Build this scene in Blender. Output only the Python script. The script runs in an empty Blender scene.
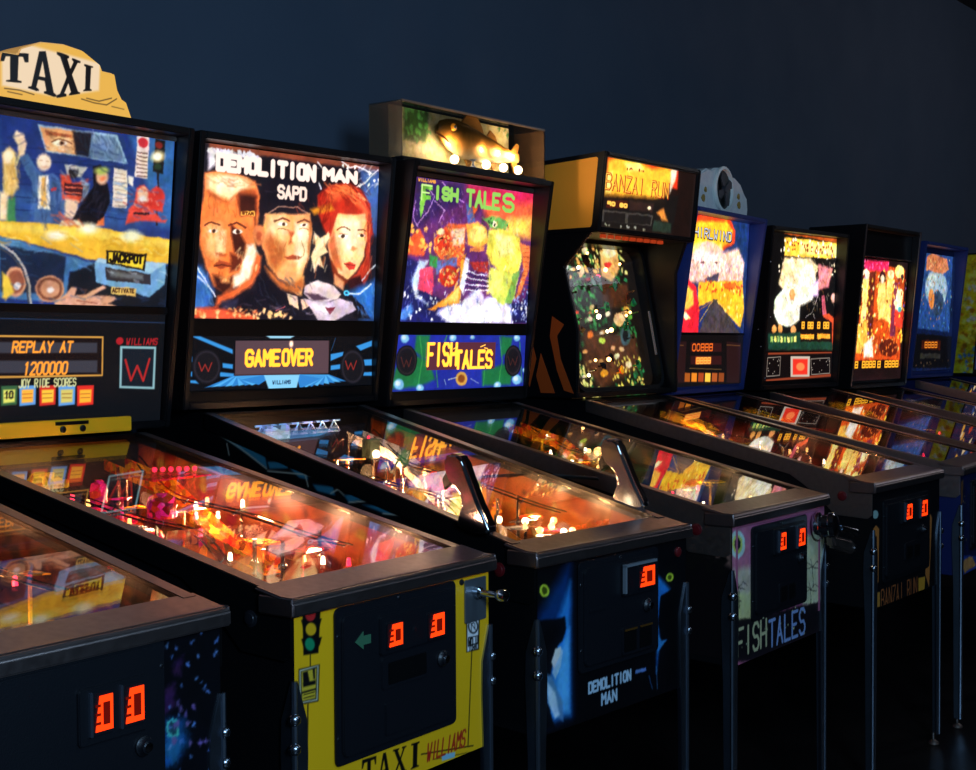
"""A row of pinball machines against a dark blue-grey wall."""
import bpy, bmesh, math, random
import numpy as np
from mathutils import Vector, Matrix
PI = math.pi
COL = bpy.context.scene.collection

# painted prints: background, grid step in mm, extents on the panel in metres, drawing operations in mm
ART = {
"tx_glass": ["1c2f6e",2.0,[-0.348,0.348,0.2818,0.7018],[
["P","2a4a86",[212,160,706,133,712,212,216,246],20],["P","2f5f9a",[556,5,697,-7,712,212,669,215],15],["L","132250",3,[207,67,548,53],2],["L","132250",3,[209,94,550,83],2],
["L","132250",3,[210,121,552,112],2],["L","132250",3,[211,149,554,142],2],["L","132250",3,[213,176,555,172],2],["L","132250",3,[214,203,557,202],2],["P","24407c",[-155,40,205,13,216,246,-148,257],10],
["P","3a2c52",[-133,270,-137,136,-96,135,-92,267],4],["N","f6d060",12,3,-132,163,-96,260,7,0],["P","5a3a3a",[-73,266,-77,158,-42,158,-38,263],4],["N","f6d060",12,4,-72,186,-42,256,7,0],
["P","2c3c64",[-19,262,-25,109,23,107,29,259],4],["N","f6d060",12,5,-20,137,25,252,7,0],["P","6a4a34",[53,257,48,138,90,137,95,254],4],["N","f6d060",12,6,54,167,90,247,7,0],
["P","34305a",[120,253,114,108,165,107,172,249],4],["N","f6d060",12,7,119,138,167,242,7,0],["P","8fb0d0",[300,11,521,9,556,73,325,70],2],["P","e89a60",[306,16,402,13,410,68,328,67],3],
["P","f8c890",[344,27,393,27,392,58,346,55],18],["P","18141c",[394,13,452,13,445,71,407,68],5],["P","5f7898",[447,15,516,14,548,70,441,70],3],["P","a85430",[320,22,393,23,395,29,325,32],3],
["E","fff0d8",362,46,19,-2,0,7,3],["E","5a2c18",367,45,7,-1,0,5,3],["E","0c0808",367,45,3,-1,0,2,1],["L","5a2a18",5,[340,46,357,37,381,38,394,44],2],["P","14110e",[635,4,666,4,664,84,633,83],2],
["E","7a2018",647,18,12,-1,1,9,2],["E","ffe6a0",645,45,19,-3,1,12,10],["E","fffdf0",644,45,11,-1,1,8,3],["E","20301c",647,69,11,-1,1,8,3],["L","201a1c",10,[649,85,652,210],1],
["P","f4d8c8",[580,2,616,1,617,102,579,100],2],["E","d02830",598,17,15,-1,1,12,2],["L","6a5048",5,[582,41,612,41],1],["L","6a5048",5,[583,50,613,50],1],["L","6a5048",5,[583,59,614,60],1],
["L","6a5048",5,[584,69,614,69],1],["L","6a5048",5,[585,78,615,78],1],["L","6a5048",5,[585,88,615,88],1],["L","6a5048",5,[586,97,616,97],1],
["P","f0c070",[214,84,230,70,246,80,253,125,257,156,246,173,222,179],6],["E","ffe0b8",229,92,12,-1,1,16,6],["P","3a8050",[231,182,251,176,257,239,229,241],3],
["P","ffd8a8",[212,168,233,170,233,229,215,230],6],["P","3e5f94",[276,79,303,108,320,118,349,115,372,133,388,202,384,231,303,236,293,141,278,122,256,91],3],
["P","2b4674",[345,128,360,139,379,219,350,233],8],["P","ffd9b0",[238,46,248,31,267,39,274,56,269,82,256,90,250,62],4],["E","ffdcb4",321,93,18,-2,1,18,5],["E","e0a880",324,103,9,-1,0,3,5],
["P","fff2dc",[309,123,335,121,344,197,310,197],3],["P","e6a850",[318,126,328,125,335,189,324,194,318,187],3],["L","b07850",2,[310,91,317,90],1],["L","b07850",2,[326,90,332,90],1],
["P","c02c30",[344,149,358,146,358,154,344,156],1],["P","b8b4ac",[377,92,441,92,423,116,385,116],3],["E","201c1c",403,107,14,-2,1,14,2],["E","c8c0b0",403,98,12,-2,0,4,3],
["P","d84a30",[368,117,390,115,399,131,418,129,443,118,440,160,421,174,374,170],4],["P","7890a8",[425,116,449,130,440,164,426,170],4],["P","381418",[378,133,430,133,428,159,378,158],1],
["L","e86850",5,[382,141,427,141],1],["L","e86850",5,[381,153,425,153],1],["P","f0c8a0",[383,169,421,170,413,216,383,210],5],
["P","0d0a12",[456,88,476,82,500,126,508,167,494,198,485,224,404,229,403,217,435,165,459,134],3],["E","e8b088",483,110,17,-1,1,18,5],["E","b8c860",480,96,19,-2,0,9,8],
["E","f08050",486,114,8,-1,0,6,4],["P","e06838",[476,212,494,202,495,223,470,225],4],["P","f0dcc8",[514,86,556,88,560,176,516,177],2],["L","b09080",3,[519,98,551,99],1],
["L","b09080",3,[520,108,551,108],1],["L","b09080",3,[520,117,552,117],1],["L","b09080",3,[521,126,553,127],1],["L","b09080",3,[521,135,553,136],1],["L","b09080",3,[522,145,554,145],1],
["L","b09080",3,[522,154,554,155],1],["L","b09080",3,[523,163,555,164],1],["L","b09080",3,[524,173,556,173],1],
["P","e84838",[585,126,606,118,629,131,645,116,672,136,669,180,638,174,667,198,684,197,679,204,601,203,558,214,567,179,582,165],4],["E","d83428",647,147,27,-3,2,28,5],
["E","f0b890",605,137,16,-1,1,15,4],["E","fff0e0",606,152,15,-1,0,9,6],["P","f0e0d0",[559,99,575,101,574,123,560,116],3],["L","281418",9,[583,187,627,185],2],
["P","f0b030",[-80,239,215,232,443,226,698,243,699,302,472,305,217,264,-79,262],3],["P","ffd050",[216,236,443,230,698,248,697,266,445,253,216,254],8],["E","fff8d0",362,255,26,-2,0,11,14],
["E","fff8d0",452,232,27,-1,0,12,14],["E","fff8d0",578,241,29,-2,0,13,14],["E","fff8d0",112,249,23,-1,0,11,14],["P","3e6da0",[-79,265,217,264,473,312,490,321,405,335,398,408,223,399,-75,389],3],
["P","16223c",[218,283,391,299,389,388,223,386],4],["P","10131c",[405,335,530,295,698,308,707,444,398,421],4],["P","1c3460",[-75,389,224,408,707,440,707,445,-74,424],1],
["P","6c9cc8",[473,312,484,301,690,301,687,355,640,388,479,355],2],["P","9cc4e0",[476,308,484,301,690,301,645,328],3],["P","2c2428",[504,320,643,330,642,358,508,349],1],
["P","606468",[519,326,619,334,619,347,520,340],6],["P","e8b860",[524,364,599,368,598,388,525,381],1],["T","4a2a18",3,"ACTIVATE",529,369,593,378,0,0],
["P","0c0a08",[505,278,626,283,623,324,506,311],1],["P","ffd030",[512,283,619,289,616,319,512,306],1],["T","1c1208",7,"JACKPOT",518,287,613,305,0,0],["E","c88868",353,376,39,-1,2,31,2],
["E","6a3c2c",353,376,34,-1,1,27,3],["E","c88868",353,376,26,-1,1,21,3],["E","e8d8c8",353,379,9,0,0,8,3],["E","d0906c",262,363,29,-1,1,33,3],["E","8a4c38",262,363,22,-1,1,25,3],
["E","e8d8c8",266,372,9,0,0,8,3],["P","e0a080",[366,408,396,388,411,368,426,370,422,388,452,385,500,361,509,368,473,387,535,387,543,394,520,405,541,411,512,422,414,419,370,415],3],
["L","8a4838",4,[429,400,486,406],2],["L","8a4838",3,[422,411,495,416],2],["L","b0a8a0",10,[221,282,259,302,285,333,299,371,304,410],1],["L","403c40",6,[218,289,254,308,279,337,293,371,298,410],1],
["P","f0c040",[226,342,243,354,259,385,238,405,229,399],5],["S","16254e",40,401,246,31,579,204,60,3,3],["S","4a78b8",24,402,520,111,702,195,50,5,4],["S","5878a8",14,403,292,121,379,227,50,80,3],
["S","1c2c50",14,404,293,129,379,227,50,75,3],["S","3a1c14",14,405,313,23,405,65,30,10,2],["S","f8d8b0",8,406,336,56,400,65,30,5,3],["S","283848",16,407,402,18,544,70,50,60,3],
["S","a8c0d8",12,408,447,19,544,70,40,70,2],["S","c09040",16,409,217,82,258,172,40,80,4],["S","ffe8a0",10,410,217,82,257,164,40,80,3],["S","2c2838",18,411,419,141,500,218,50,-60,4],
["S","a82018",16,412,553,125,679,201,30,20,4],["S","ffb898",8,413,585,126,666,180,20,40,3],["S","8a8890",14,414,369,93,446,168,24,30,4],["S","602018",10,415,371,117,446,164,24,0,3],
["P","d8c8a8",[374,219,423,215,434,227,370,232],3],["S","c85030",10,416,369,211,429,227,60,30,5],["S","c88018",30,417,-49,249,696,287,60,12,3],["S","ffe890",24,418,-49,254,696,280,50,12,3],
["S","28507c",24,419,-48,283,478,399,60,15,3],["S","70a0d0",12,420,217,267,473,325,60,20,2],["S","243c68",20,421,535,377,707,437,40,5,3],["S","9c6048",12,422,388,375,537,415,30,-20,3],
["S","b08060",16,423,317,351,390,408,24,45,2],["S","e0f0ff",8,424,477,311,692,358,40,10,2],]],
"tx_panel": ["07080c",2.0,[-0.348,0.348,0.0055,0.2818],[
["L","26406a",3,[-42,17,226,27,708,32],1],["P","c89040",[-28,62,509,66,513,161,-25,158],0],["P","120808",[-28,66,505,70,509,157,-25,153],0],["P","34343e",[-15,77,492,81,493,105,-14,103],2],
["P","34343e",[-13,118,495,123,496,152,-12,145],2],["T","ff9a30",5,"REPLAY AT",261,79,420,102,0,0.2],["T","ff9a30",5,"1200000",293,126,408,153,0,0.2],
["T","c8c890",3.2,"JOY RIDE SCORES",282,164,436,182,0,0],["P","c83028",[187,175,229,175,229,218,189,220],1],["P","f0b040",[193,184,223,184,223,212,195,214],2],["L","7a4420",2.5,[196,193,219,194],1],
["L","7a4420",2.5,[197,202,220,203],1],["P","305838",[236,177,279,177,279,220,238,222],1],["P","d0d060",[242,186,273,186,273,214,244,216],2],["L","7a4420",2.5,[246,195,269,195],1],
["L","7a4420",2.5,[246,204,270,204],1],["P","5890d0",[283,178,327,178,328,222,286,224],1],["P","f8a838",[290,187,321,187,321,216,291,217],2],["L","7a4420",2.5,[293,197,317,197],1],
["L","7a4420",2.5,[294,206,318,206],1],["P","c02820",[336,179,381,179,382,224,339,226],1],["P","f0b838",[343,189,376,189,376,218,345,219],2],["L","7a4420",2.5,[346,198,371,198],1],
["L","7a4420",2.5,[347,208,372,208],1],["P","5890d0",[388,181,435,181,436,226,391,228],1],["P","c8b860",[395,190,429,190,429,220,397,221],2],["L","7a4420",2.5,[399,200,425,200],1],
["L","7a4420",2.5,[400,209,425,210],1],["P","d02820",[440,182,488,182,489,228,443,230],1],["P","f8a830",[448,192,482,192,482,222,449,223],2],["L","7a4420",2.5,[451,202,478,202],1],
["L","7a4420",2.5,[452,211,478,211],1],["T","202018",4,"10",248,190,267,205,0,0],["E","a01820",558,77,11,0,0,9,1],["T","a01820",3.2,"WILLIAMS",578,71,673,86,0,0.2],
["P","80a8b0",[560,89,671,91,673,197,564,191],1],["P","0e1620",[567,95,665,97,666,191,570,186],1],["L","a82020",10,[578,123,598,173,615,138,636,175,652,122],1],]],
"dm_glass": ["14121c",1.7,[-0.328,0.328,0.2205,0.6693],[
["P","7a3c28",[49,-11,680,2,681,17,50,14],6],["P","3c5a96",[580,18,668,15,652,195,612,197],20],["N","d8d0d8",70,5,50,14,210,26,9,2],["N","ffffff",16,6,405,7,670,67,9,2],  # brown top strip: reflection on the frame's underside, painted in
["P","e8dce0",[50,14,136,18,184,50,117,35,73,50,48,68],8],["L","f8f0f0",6,[420,11,436,26,422,49,435,86],3],["L","f8f0f0",6,[567,70,605,49,651,11],3],["L","f8f0f0",6,[510,2,541,16,564,8,628,24],3],
["P","140f16",[72,29,421,27,581,26,582,60,423,66,74,73],6],["T","ffe4d8",15,"DEMOLITION",80,27,409,62,0,0],["T","ffe4d8",15,"MAN",445,29,565,54,0,0],["T","f4d8c8",9,"SAPD",283,88,380,119,0,0],
["P","f0783c",[39,76,86,64,158,70,205,84,220,120,218,168,211,242,54,250,25,211,38,135],6],["P","ffd8a0",[46,83,106,75,178,82,199,95,121,138,88,130,50,113],14],
["P","fff0c8",[74,86,145,82,159,94,114,113,81,105],16],["P","b04c24",[50,118,115,143,159,109,206,105,215,168,154,162,140,126,115,149,57,133],8],
["P","341410",[153,120,206,121,209,195,190,212,155,182],10],["P","f0a848",[158,164,205,162,205,174,158,176],1],["T","703010",3,"STAR",163,166,200,172,0,0],
["P","15101a",[232,87,280,70,364,68,395,106,427,169,406,187,368,152,311,150,256,181,226,183,217,136],4],["L","c89078",4,[235,172,283,144,353,139,397,160],3],
["P","b02818",[424,104,467,70,528,57,583,71,624,110,640,195,614,220,474,228,426,153],6],["P","e85a30",[453,90,528,64,575,80,529,95,470,122],14],["P","d08020",[397,144,470,122,486,138,412,157],8],
["P","f06038",[537,95,584,102,626,139,628,185,604,186,593,130],10],["P","f47a3c",[33,186,202,174,211,258,193,312,148,361,116,377,77,363,50,317,29,257],6],
["P","ffb470",[47,210,91,202,106,269,81,296,55,281],20],["P","ffe0a8",[85,223,108,222,106,274,87,275],14],["P","38140e",[126,200,157,219,178,249,172,286,142,272,129,231],8],
["P","501c10",[129,273,172,286,153,318,127,325],10],["L","401810",7,[43,208,62,200,91,206],3],["L","401810",8,[120,206,146,196,176,207],3],["E","fff0d8",69,223,15,-1,0,5,2],
["E","301810",71,223,6,-1,0,5,2],["E","fff0d8",150,220,16,-1,0,6,2],["E","301810",152,220,7,0,0,6,2],["P","c05028",[80,275,119,278,110,285,84,284],5],
["P","a04024",[74,309,94,295,130,301,127,310,95,318],3],["L","40140c",5,[75,312,101,306,130,309],2],["P","30120e",[70,332,115,341,138,335,135,366,110,380,84,368],10],
["P","f0a060",[95,339,125,338,128,351,102,352],8],["P","f8a060",[239,166,397,155,407,204,395,282,375,332,333,350,290,335,254,299,224,236],6],
["P","ffd090",[256,170,305,167,313,210,294,264,273,260,254,213],16],["P","ffe8b8",[348,186,391,183,395,271,364,316,352,283],16],["P","c06030",[258,213,308,248,316,285,282,319,257,293,238,246],18],
["E","e07848",220,223,21,-1,1,27,5],["E","b85030",220,226,9,-1,1,13,5],["L","602818",8,[274,183,298,174,326,179],3],["L","602818",8,[355,180,376,173,398,179],3],["E","fff0d8",300,190,17,-1,0,5,2],
["E","402018",303,190,6,-1,0,5,2],["E","fff0d8",377,187,14,-1,0,5,2],["E","402018",378,187,6,-1,0,4,2],["P","a84824",[320,204,342,208,339,238,322,243,328,225],6],["E","ffd8a0",344,227,10,-1,0,11,6],
["P","903820",[309,277,340,268,373,273,362,280,323,282],3],["P","e09058",[316,290,359,289,353,303,324,304],8],["P","f0a060",[318,334,382,326,378,381,349,382],5],
["P","ffd8a8",[414,204,437,219,466,203,474,217,452,240,468,256,439,269,455,301,432,291,419,314,406,270,419,242],4],
["P","fff0d0",[184,254,204,248,222,279,214,316,188,359,142,366,138,337,160,329,172,291],8],["P","e06030",[212,269,229,278,227,321,195,364,85,414,91,388,149,366,194,338],8],
["P","ffc080",[501,148,606,141,620,191,608,261,578,308,548,331,509,316,476,272,467,234,484,188],5],["P","ffe8b8",[517,164,587,159,582,228,553,263,520,231],18],
["P","c86038",[467,234,484,194,506,249,524,304,493,300],10],["L","602010",5,[499,193,526,183,549,190],2],["L","602010",5,[580,188,600,184,614,190],2],["E","fff4e0",523,207,17,-1,0,5,2],
["E","3a2018",523,207,7,-1,0,5,1],["E","fff4e0",595,204,15,-1,1,5,2],["E","3a2018",595,204,7,0,1,5,1],["P","e07848",[559,235,579,242,564,251,552,247],5],
["P","d03028",[530,284,553,280,576,288,570,302,551,302],2],["L","601410",3,[530,286,573,290],1],["P","a83020",[618,140,630,139,634,306,612,347,541,337,578,313,615,260],6],
["P","2c0c10",[540,332,594,318,612,347,557,357],6],["P","3060a8",[6,309,37,313,77,373,66,420,10,431],14],["L","f0f0ff",6,[18,308,38,333,64,368,84,388],3],["L","d8e0f8",8,[26,339,58,363],5],
["P","2860b0",[550,366,655,328,657,444,600,439],18],["L","e8f0ff",7,[542,369,597,370,639,340],4],["L","e8f0ff",6,[603,330,653,285],4],
["P","0e0c18",[214,337,241,320,283,335,356,376,378,392,424,441,132,445,99,435,149,387,216,369],3],["P","0c0a12",[539,377,566,374,606,399,640,439,577,439],3],
["P","20243c",[104,403,156,392,151,423,105,429],8],["P","e05030",[16,421,85,419,218,438,219,449,17,446],8],["N","ffc080",30,8,16,421,351,445,10,3],["P","f4c8a8",[323,374,363,384,368,420,335,404],2],
["P","e8b898",[374,392,392,389,408,408,383,420],2],["P","dcc0c0",[387,353,434,335,495,350,523,372,512,386,467,396,407,389,385,375],3],["P","f8e8e0",[405,345,442,338,480,351,435,357],8],
["P","483040",[388,373,436,374,474,387,422,391],4],["P","c8b0c0",[385,389,482,395,520,383,567,394,583,416,537,434,500,449,439,447,416,419],3],["P","f0e0e8",[407,397,482,404,468,429,438,424],10],
["P","6a1828",[464,410,505,409,483,429],2],["L","e06060",4,[287,421,318,410],2],["E","50c0f0",543,367,11,0,1,8,2],["E","0c3060",543,367,5,0,1,3,1],["S","6a1008",26,201,431,81,472,183,60,110,4],
["S","ff8048",22,202,460,68,584,91,60,20,4],["S","5a0c08",16,203,512,60,616,105,70,40,3],["S","ffb070",10,204,529,90,600,112,50,30,3],["S","d07040",14,205,49,83,206,105,60,5,4],
["S","8a3818",10,206,57,133,148,172,50,80,3],["S","c8c0d8",30,207,50,14,197,48,18,40,3],["S","803020",16,208,323,96,486,149,30,60,4],["S","302838",12,209,246,86,366,108,60,10,3],
["S","e8e0e8",14,210,572,7,654,68,40,-30,3],["S","801808",20,211,604,158,639,328,70,95,4],["S","ff7840",10,212,611,157,637,300,60,95,3],["S","c85a28",14,213,40,211,118,252,30,75,3],
["S","ffc890",10,214,54,246,113,294,24,80,3],["S","7a2c14",14,215,69,327,135,366,14,80,2],["P","b86030",[244,304,290,335,333,351,375,332,387,353,363,376,312,366,262,336],10],
["S","d88850",12,216,258,213,311,318,30,75,3],["S","fff0c8",10,217,352,196,396,293,26,85,3],["L","b05c30",3,[314,237,305,259,315,277],2],["L","b05c30",3,[371,231,381,255,377,271],2],
["L","904020",3,[285,203,302,201,320,204],1],["L","904020",3,[361,199,377,196,393,199],1],["P","c06838",[398,172,407,182,401,237,392,304,395,238],5],
["P","7a2a14",[476,270,509,313,548,331,533,349,494,328],6],["P","f0a070",[497,316,533,335,530,360,495,345],6],["L","b05030",2,[511,201,538,201],1],["L","b05030",2,[585,199,609,199],1],
["S","ffd8a8",8,218,504,221,600,272,24,80,3],["S","ffe0b0",16,219,403,204,470,306,30,-60,4],["S","f07838",14,220,400,215,471,323,30,-70,3],["S","ffd090",12,221,135,262,222,358,30,-60,4],
["S","30384c",22,222,221,337,409,436,50,50,4],["S","5a4858",16,223,117,388,337,437,40,10,3],["S","505878",10,224,550,383,632,433,40,60,3],["S","e04820",24,225,16,415,218,444,30,-10,4],
["S","ffb868",14,226,22,420,337,442,16,0,3],["S","a890b0",12,227,400,397,561,439,40,15,3],["S","5088d0",12,228,9,319,72,414,40,60,4],["S","5088d0",12,229,572,348,656,427,40,60,4],]],
"dm_panel": ["05060c",1.7,[-0.328,0.328,0.0351,0.1784],[
["P","3a9ae8",[10,3,38,3,144,37,145,49],2],["P","3a9ae8",[-10,52,15,55,15,68,-9,66],2],["P","3a9ae8",[-9,91,16,93,16,105,-8,102],2],["P","3a9ae8",[-1,114,27,115,38,124,-1,120],2],
["P","3a9ae8",[112,72,146,76,146,88,113,84],2],["P","3a9ae8",[102,95,150,100,151,109,106,107],2],["P","3a9ae8",[491,52,540,46,537,57,492,71],2],["P","3a9ae8",[493,84,529,81,529,94,493,97],2],
["P","3a9ae8",[619,69,653,68,654,86,620,86],2],["P","3a9ae8",[619,105,655,105,656,116,621,115],2],["P","3a9ae8",[588,30,651,14,651,30,607,43],2],["L","2a78c0",2,[508,7,493,42],1],
["P","3088d8",[147,106,258,105,266,117,56,135],1],["P","58b8f8",[150,107,258,105,266,117,78,134],1],["P","3088d8",[153,108,258,105,266,117,100,134],1],
["P","58b8f8",[156,109,258,105,266,117,122,134],1],["P","3088d8",[159,111,258,105,266,117,144,134],1],["P","58b8f8",[162,112,258,105,266,117,167,133],1],
["P","3088d8",[165,113,258,105,266,117,189,133],1],["P","58b8f8",[168,114,258,105,266,117,212,133],1],["P","3088d8",[171,116,258,105,266,117,235,132],1],
["P","3088d8",[487,109,378,107,370,119,557,130],1],["P","58b8f8",[484,110,378,107,370,119,535,132],1],["P","3088d8",[480,112,378,107,370,119,512,134],1],
["P","58b8f8",[477,113,378,107,370,119,490,136],1],["P","3088d8",[473,114,378,107,370,119,468,138],1],["P","58b8f8",[470,115,378,107,370,119,446,140],1],
["P","3088d8",[467,116,378,107,370,119,424,142],1],["P","58b8f8",[463,118,378,107,370,119,402,144],1],["P","3088d8",[460,119,378,107,370,119,381,146],1],
["P","8cd8ff",[251,105,378,107,367,151,271,147],2],["P","a8e4ff",[254,1,357,1,341,8,270,8],2],["T","10305a",2.2,"WILLIAMS",283,122,346,131,0,0],["E","101018",62,81,46,1,1,45,1],
["E","28242e",62,81,42,1,1,41,2],["E","141218",62,81,36,1,1,36,2],["E","101018",578,89,48,1,2,49,1],["E","28242e",578,89,43,1,2,46,2],["E","141218",578,89,37,0,2,40,2],
["L","b03028",5,[36,70,46,92,56,75,67,93,77,71],1],["L","b03028",5,[549,72,560,96,570,78,581,97,592,72],1],]],
"dm_display": ["2a1a1e",1.5,[-0.328,0.328,0.0902,0.1754],[
["P","3a2a30",[150,10,478,10,482,101,153,99],2],["T","ffa028",10,"GAME",188,38,301,76,0,0],["T","ffa028",10,"OVER",314,37,418,76,0,0],["E","ffd0b0",342,20,6,0,0,8,6],]],
"ft_glass": ["5a2a60",1.9,[-0.335,0.335,0.2381,0.6671],[
["P","c02048",[299,-3,698,-13,696,97,376,54],30],["P","f0603c",[398,52,689,29,682,146,435,115],26],["P","ffc050",[533,95,670,78,665,147,538,148],22],
["P","342050",[63,6,309,-4,303,54,176,108,65,165],24],["L","d8a0e0",4,[121,19,162,53,136,98,91,138],3],["L","d8a0e0",4,[198,6,230,34,304,60],3],["L","d8a0e0",4,[163,65,215,92,187,126],3],
["L","d8a0e0",4,[77,72,71,121,92,144],3],["P","1a1c50",[42,239,109,248,104,323,246,369,648,360,683,222,690,429,23,435],8],["P","e85830",[48,190,102,150,134,197,126,229,51,233],5],
["N","ffb050",24,11,44,142,194,219,12,3],["P","b8c8e8",[108,242,147,246,112,298,106,347,157,377,98,360,75,311],8],
["P","d8d0f0",[198,402,246,376,317,368,397,313,433,352,509,337,580,375,585,430,261,433],10],["P","fff4ff",[330,400,423,365,512,377,538,417,353,422],14],["N","f0f0ff",60,12,38,325,678,425,9,3],
["N","8090c0",50,13,574,308,690,425,8,2],["P","4878c8",[25,405,79,373,91,397,55,423,27,423],8],["P","e86030",[171,177,237,128,319,123,317,226,309,258,206,237,174,214],5],
["P","ffd0b0",[249,147,314,133,313,181,263,197],6],["E","d83820",216,180,34,-2,3,33,6],["N","ffb060",18,14,175,158,317,226,10,2],["P","d8405c",[110,273,168,258,181,308,174,346,105,329],4],
["P","506098",[176,245,286,227,288,253,209,281,189,282],4],["E","b02818",249,286,47,-2,3,33,4],["N","e8a050",22,15,203,263,298,317,9,2],["P","308040",[151,228,195,232,188,263,153,259],5],
["P","f0902c",[153,390,235,357,302,310,306,226,326,212,323,303,307,368,246,376,187,391],4],["P","ffc860",[226,370,303,316,301,362],6],
["P","f8a040",[319,123,381,112,426,135,440,174,388,196,334,186],6],["E","ffd870",384,151,43,-3,2,26,8],["P","4a5a90",[314,59,357,75,365,113,329,119],4],["P","e86830",[346,66,378,67,359,94],4],
["P","f0d850",[437,134,513,123,606,151,624,218,606,273,549,282,468,245,432,207],6],["P","fff090",[471,145,560,147,576,200,499,217],12],["P","60a050",[401,98,488,88,545,101,525,129,447,127],6],
["N","204030",10,16,401,98,547,127,7,1],["P","c8d058",[457,252,571,267,617,266,589,348,534,370,465,338],5],["P","f0e868",[447,259,525,262,519,323,443,338],8],
["P","70a048",[582,267,621,252,579,362,545,363],4],["P","f0783c",[608,164,667,174,668,250,623,334,595,348,639,251],5],["L","a83c1c",3,[626,180,662,182],1],["L","a83c1c",3,[628,195,663,196],1],
["L","a83c1c",3,[629,210,664,212],1],["L","a83c1c",3,[630,225,666,227],1],["L","a83c1c",3,[632,240,667,242],1],["L","a83c1c",3,[633,255,668,257],1],["L","a83c1c",3,[634,270,670,272],1],
["L","a83c1c",3,[636,285,671,287],1],["L","a83c1c",3,[637,300,673,302],1],["L","a83c1c",3,[638,315,674,317],1],["P","a83028",[349,237,445,233,443,272,372,262],4],
["P","e0e0f0",[327,225,348,231,326,342,303,316],5],["L","f0f0ff",6,[330,264,384,275,449,279],1],["L","20204a",6,[331,274,384,284,449,287],1],["L","f0f0ff",6,[332,284,385,293,450,295],1],
["L","20204a",6,[332,295,386,302,451,302],1],["L","f0f0ff",6,[333,305,387,311,451,310],1],["L","20204a",6,[334,315,387,320,452,318],1],["L","f0f0ff",6,[335,326,388,329,453,326],1],
["L","ff9040",4,[346,198,420,188],2],["L","ff9040",4,[346,201,420,191],2],["L","ff9040",4,[346,204,420,194],2],["L","ff9040",4,[346,206,420,198],2],["S","ffd060",40,301,168,127,434,227,22,40,4],
["S","a82818",34,302,170,158,319,251,20,-30,4],["S","fff0a0",30,303,424,116,615,252,30,70,4],["S","b07820",30,304,437,141,623,334,26,60,3],["S","ffffff",50,305,52,245,677,422,20,-60,3],
["S","283070",50,306,32,240,677,422,24,70,4],["S","e0b0f0",24,307,64,18,311,149,30,60,2],["S","ff6040",20,308,305,73,676,146,30,-40,3],["S","3c7040",20,309,145,222,293,317,18,60,4],
["S","8090d8",24,310,52,251,198,408,26,80,3],["S","601818",20,311,286,227,460,285,20,10,3],["S","402050",26,312,44,136,327,232,22,-20,4],["E","f8e8c0",466,114,13,-1,0,9,2],
["E","101010",466,115,5,0,0,5,1],["E","ffe0a0",201,156,16,-1,1,10,4],["E","301008",203,175,12,-1,0,3,2],["P","70b040",[100,19,152,20,151,34,122,35,121,50,144,50,142,64,120,64,117,93,105,120,96,71],1],
["T","8cc858",13,"ISH",162,23,272,56,0,0],["T","8cc858",13,"TALE",321,20,486,65,-0.0,0],["T","8cc858",13,"S",509,16,562,66,0,0],["T","c8e890",5,"F",104,22,149,66,0,0],
["T","f0a040",3.5,"WILLIAMS",86,5,164,12,0,0.1],]],
"ft_panel": ["18248c",1.9,[-0.335,0.335,0.0306,0.199],[
["P","202c9c",[-7,-3,700,-1,702,164,-11,162],0],["P","1c6c3c",[49,49,170,78,208,136,121,155,4,159,21,104],8],["P","1c6c3c",[440,112,615,84,596,161,444,161],8],
["P","1c6c3c",[110,1,175,0,159,78,102,50],8],["P","1c6c3c",[531,3,595,7,586,53,536,68],8],["L","3c9c48",6,[126,7,142,78,126,156],4],["L","3c9c48",6,[211,108,221,158],4],
["L","3c9c48",6,[453,112,450,161],4],["L","3c9c48",6,[525,7,544,83,531,159],4],["L","3c9c48",6,[636,22,661,155],4],["L","3c9c48",6,[254,0,244,22],4],["E","7cc0f0",40,146,23,1,1,16,4],
["E","d0ecff",35,143,12,0,1,8,4],["E","7cc0f0",57,11,19,0,1,13,4],["E","d0ecff",53,9,10,0,0,6,4],["E","7cc0f0",283,9,17,0,1,11,4],["E","d0ecff",280,7,8,0,0,5,4],["E","7cc0f0",381,8,11,0,0,6,4],
["E","d0ecff",379,6,5,0,0,4,4],["E","7cc0f0",631,146,26,1,1,16,4],["E","d0ecff",625,143,13,0,1,8,4],["E","7cc0f0",619,9,18,0,1,11,4],["E","d0ecff",615,7,9,0,0,5,4],["E","7cc0f0",677,116,16,0,1,9,4],
["E","d0ecff",674,114,8,0,0,5,4],["E","7cc0f0",6,104,10,0,0,7,4],["E","d0ecff",4,103,5,0,0,3,4],["E","7cc0f0",137,159,18,1,1,12,4],["E","d0ecff",134,157,8,0,0,6,4],["E","7cc0f0",525,162,18,0,1,11,4],
["E","d0ecff",522,160,8,0,0,5,4],["E","d8a040",336,136,29,0,2,22,2],["E","804010",336,136,17,0,1,13,4],["L","e0e0c0",4,[270,138,313,131],1],["L","90a0d0",4,[382,137,425,153],1],
["L","a0c0f0",4,[251,137,260,153],1],["E","0a0a10",70,77,48,1,3,46,1],["E","2c2026",70,77,43,1,3,42,2],["E","161218",70,77,38,1,3,37,2],["E","0a0a10",605,84,49,0,4,51,1],
["E","2c2026",605,84,43,0,4,46,2],["E","161218",605,84,36,0,3,40,2],["L","6a3028",4,[44,67,59,95,68,74,80,95,91,67],1],["L","6a3028",4,[575,68,590,97,601,76,616,98,629,69],1],]],
"ft_display": ["3c1a24",1.5,[-0.335,0.335,0.0777,0.1799],[
["T","ffa830",12,"FISH",164,7,301,72,0,0],["T","ffa830",12,"TALES",298,32,483,84,0,0],["L","ffb840",5,[286,24,305,17],1],["L","ffb840",5,[422,18,446,12],1],["L","ffb840",5,[442,21,459,24],1],]],
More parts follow.
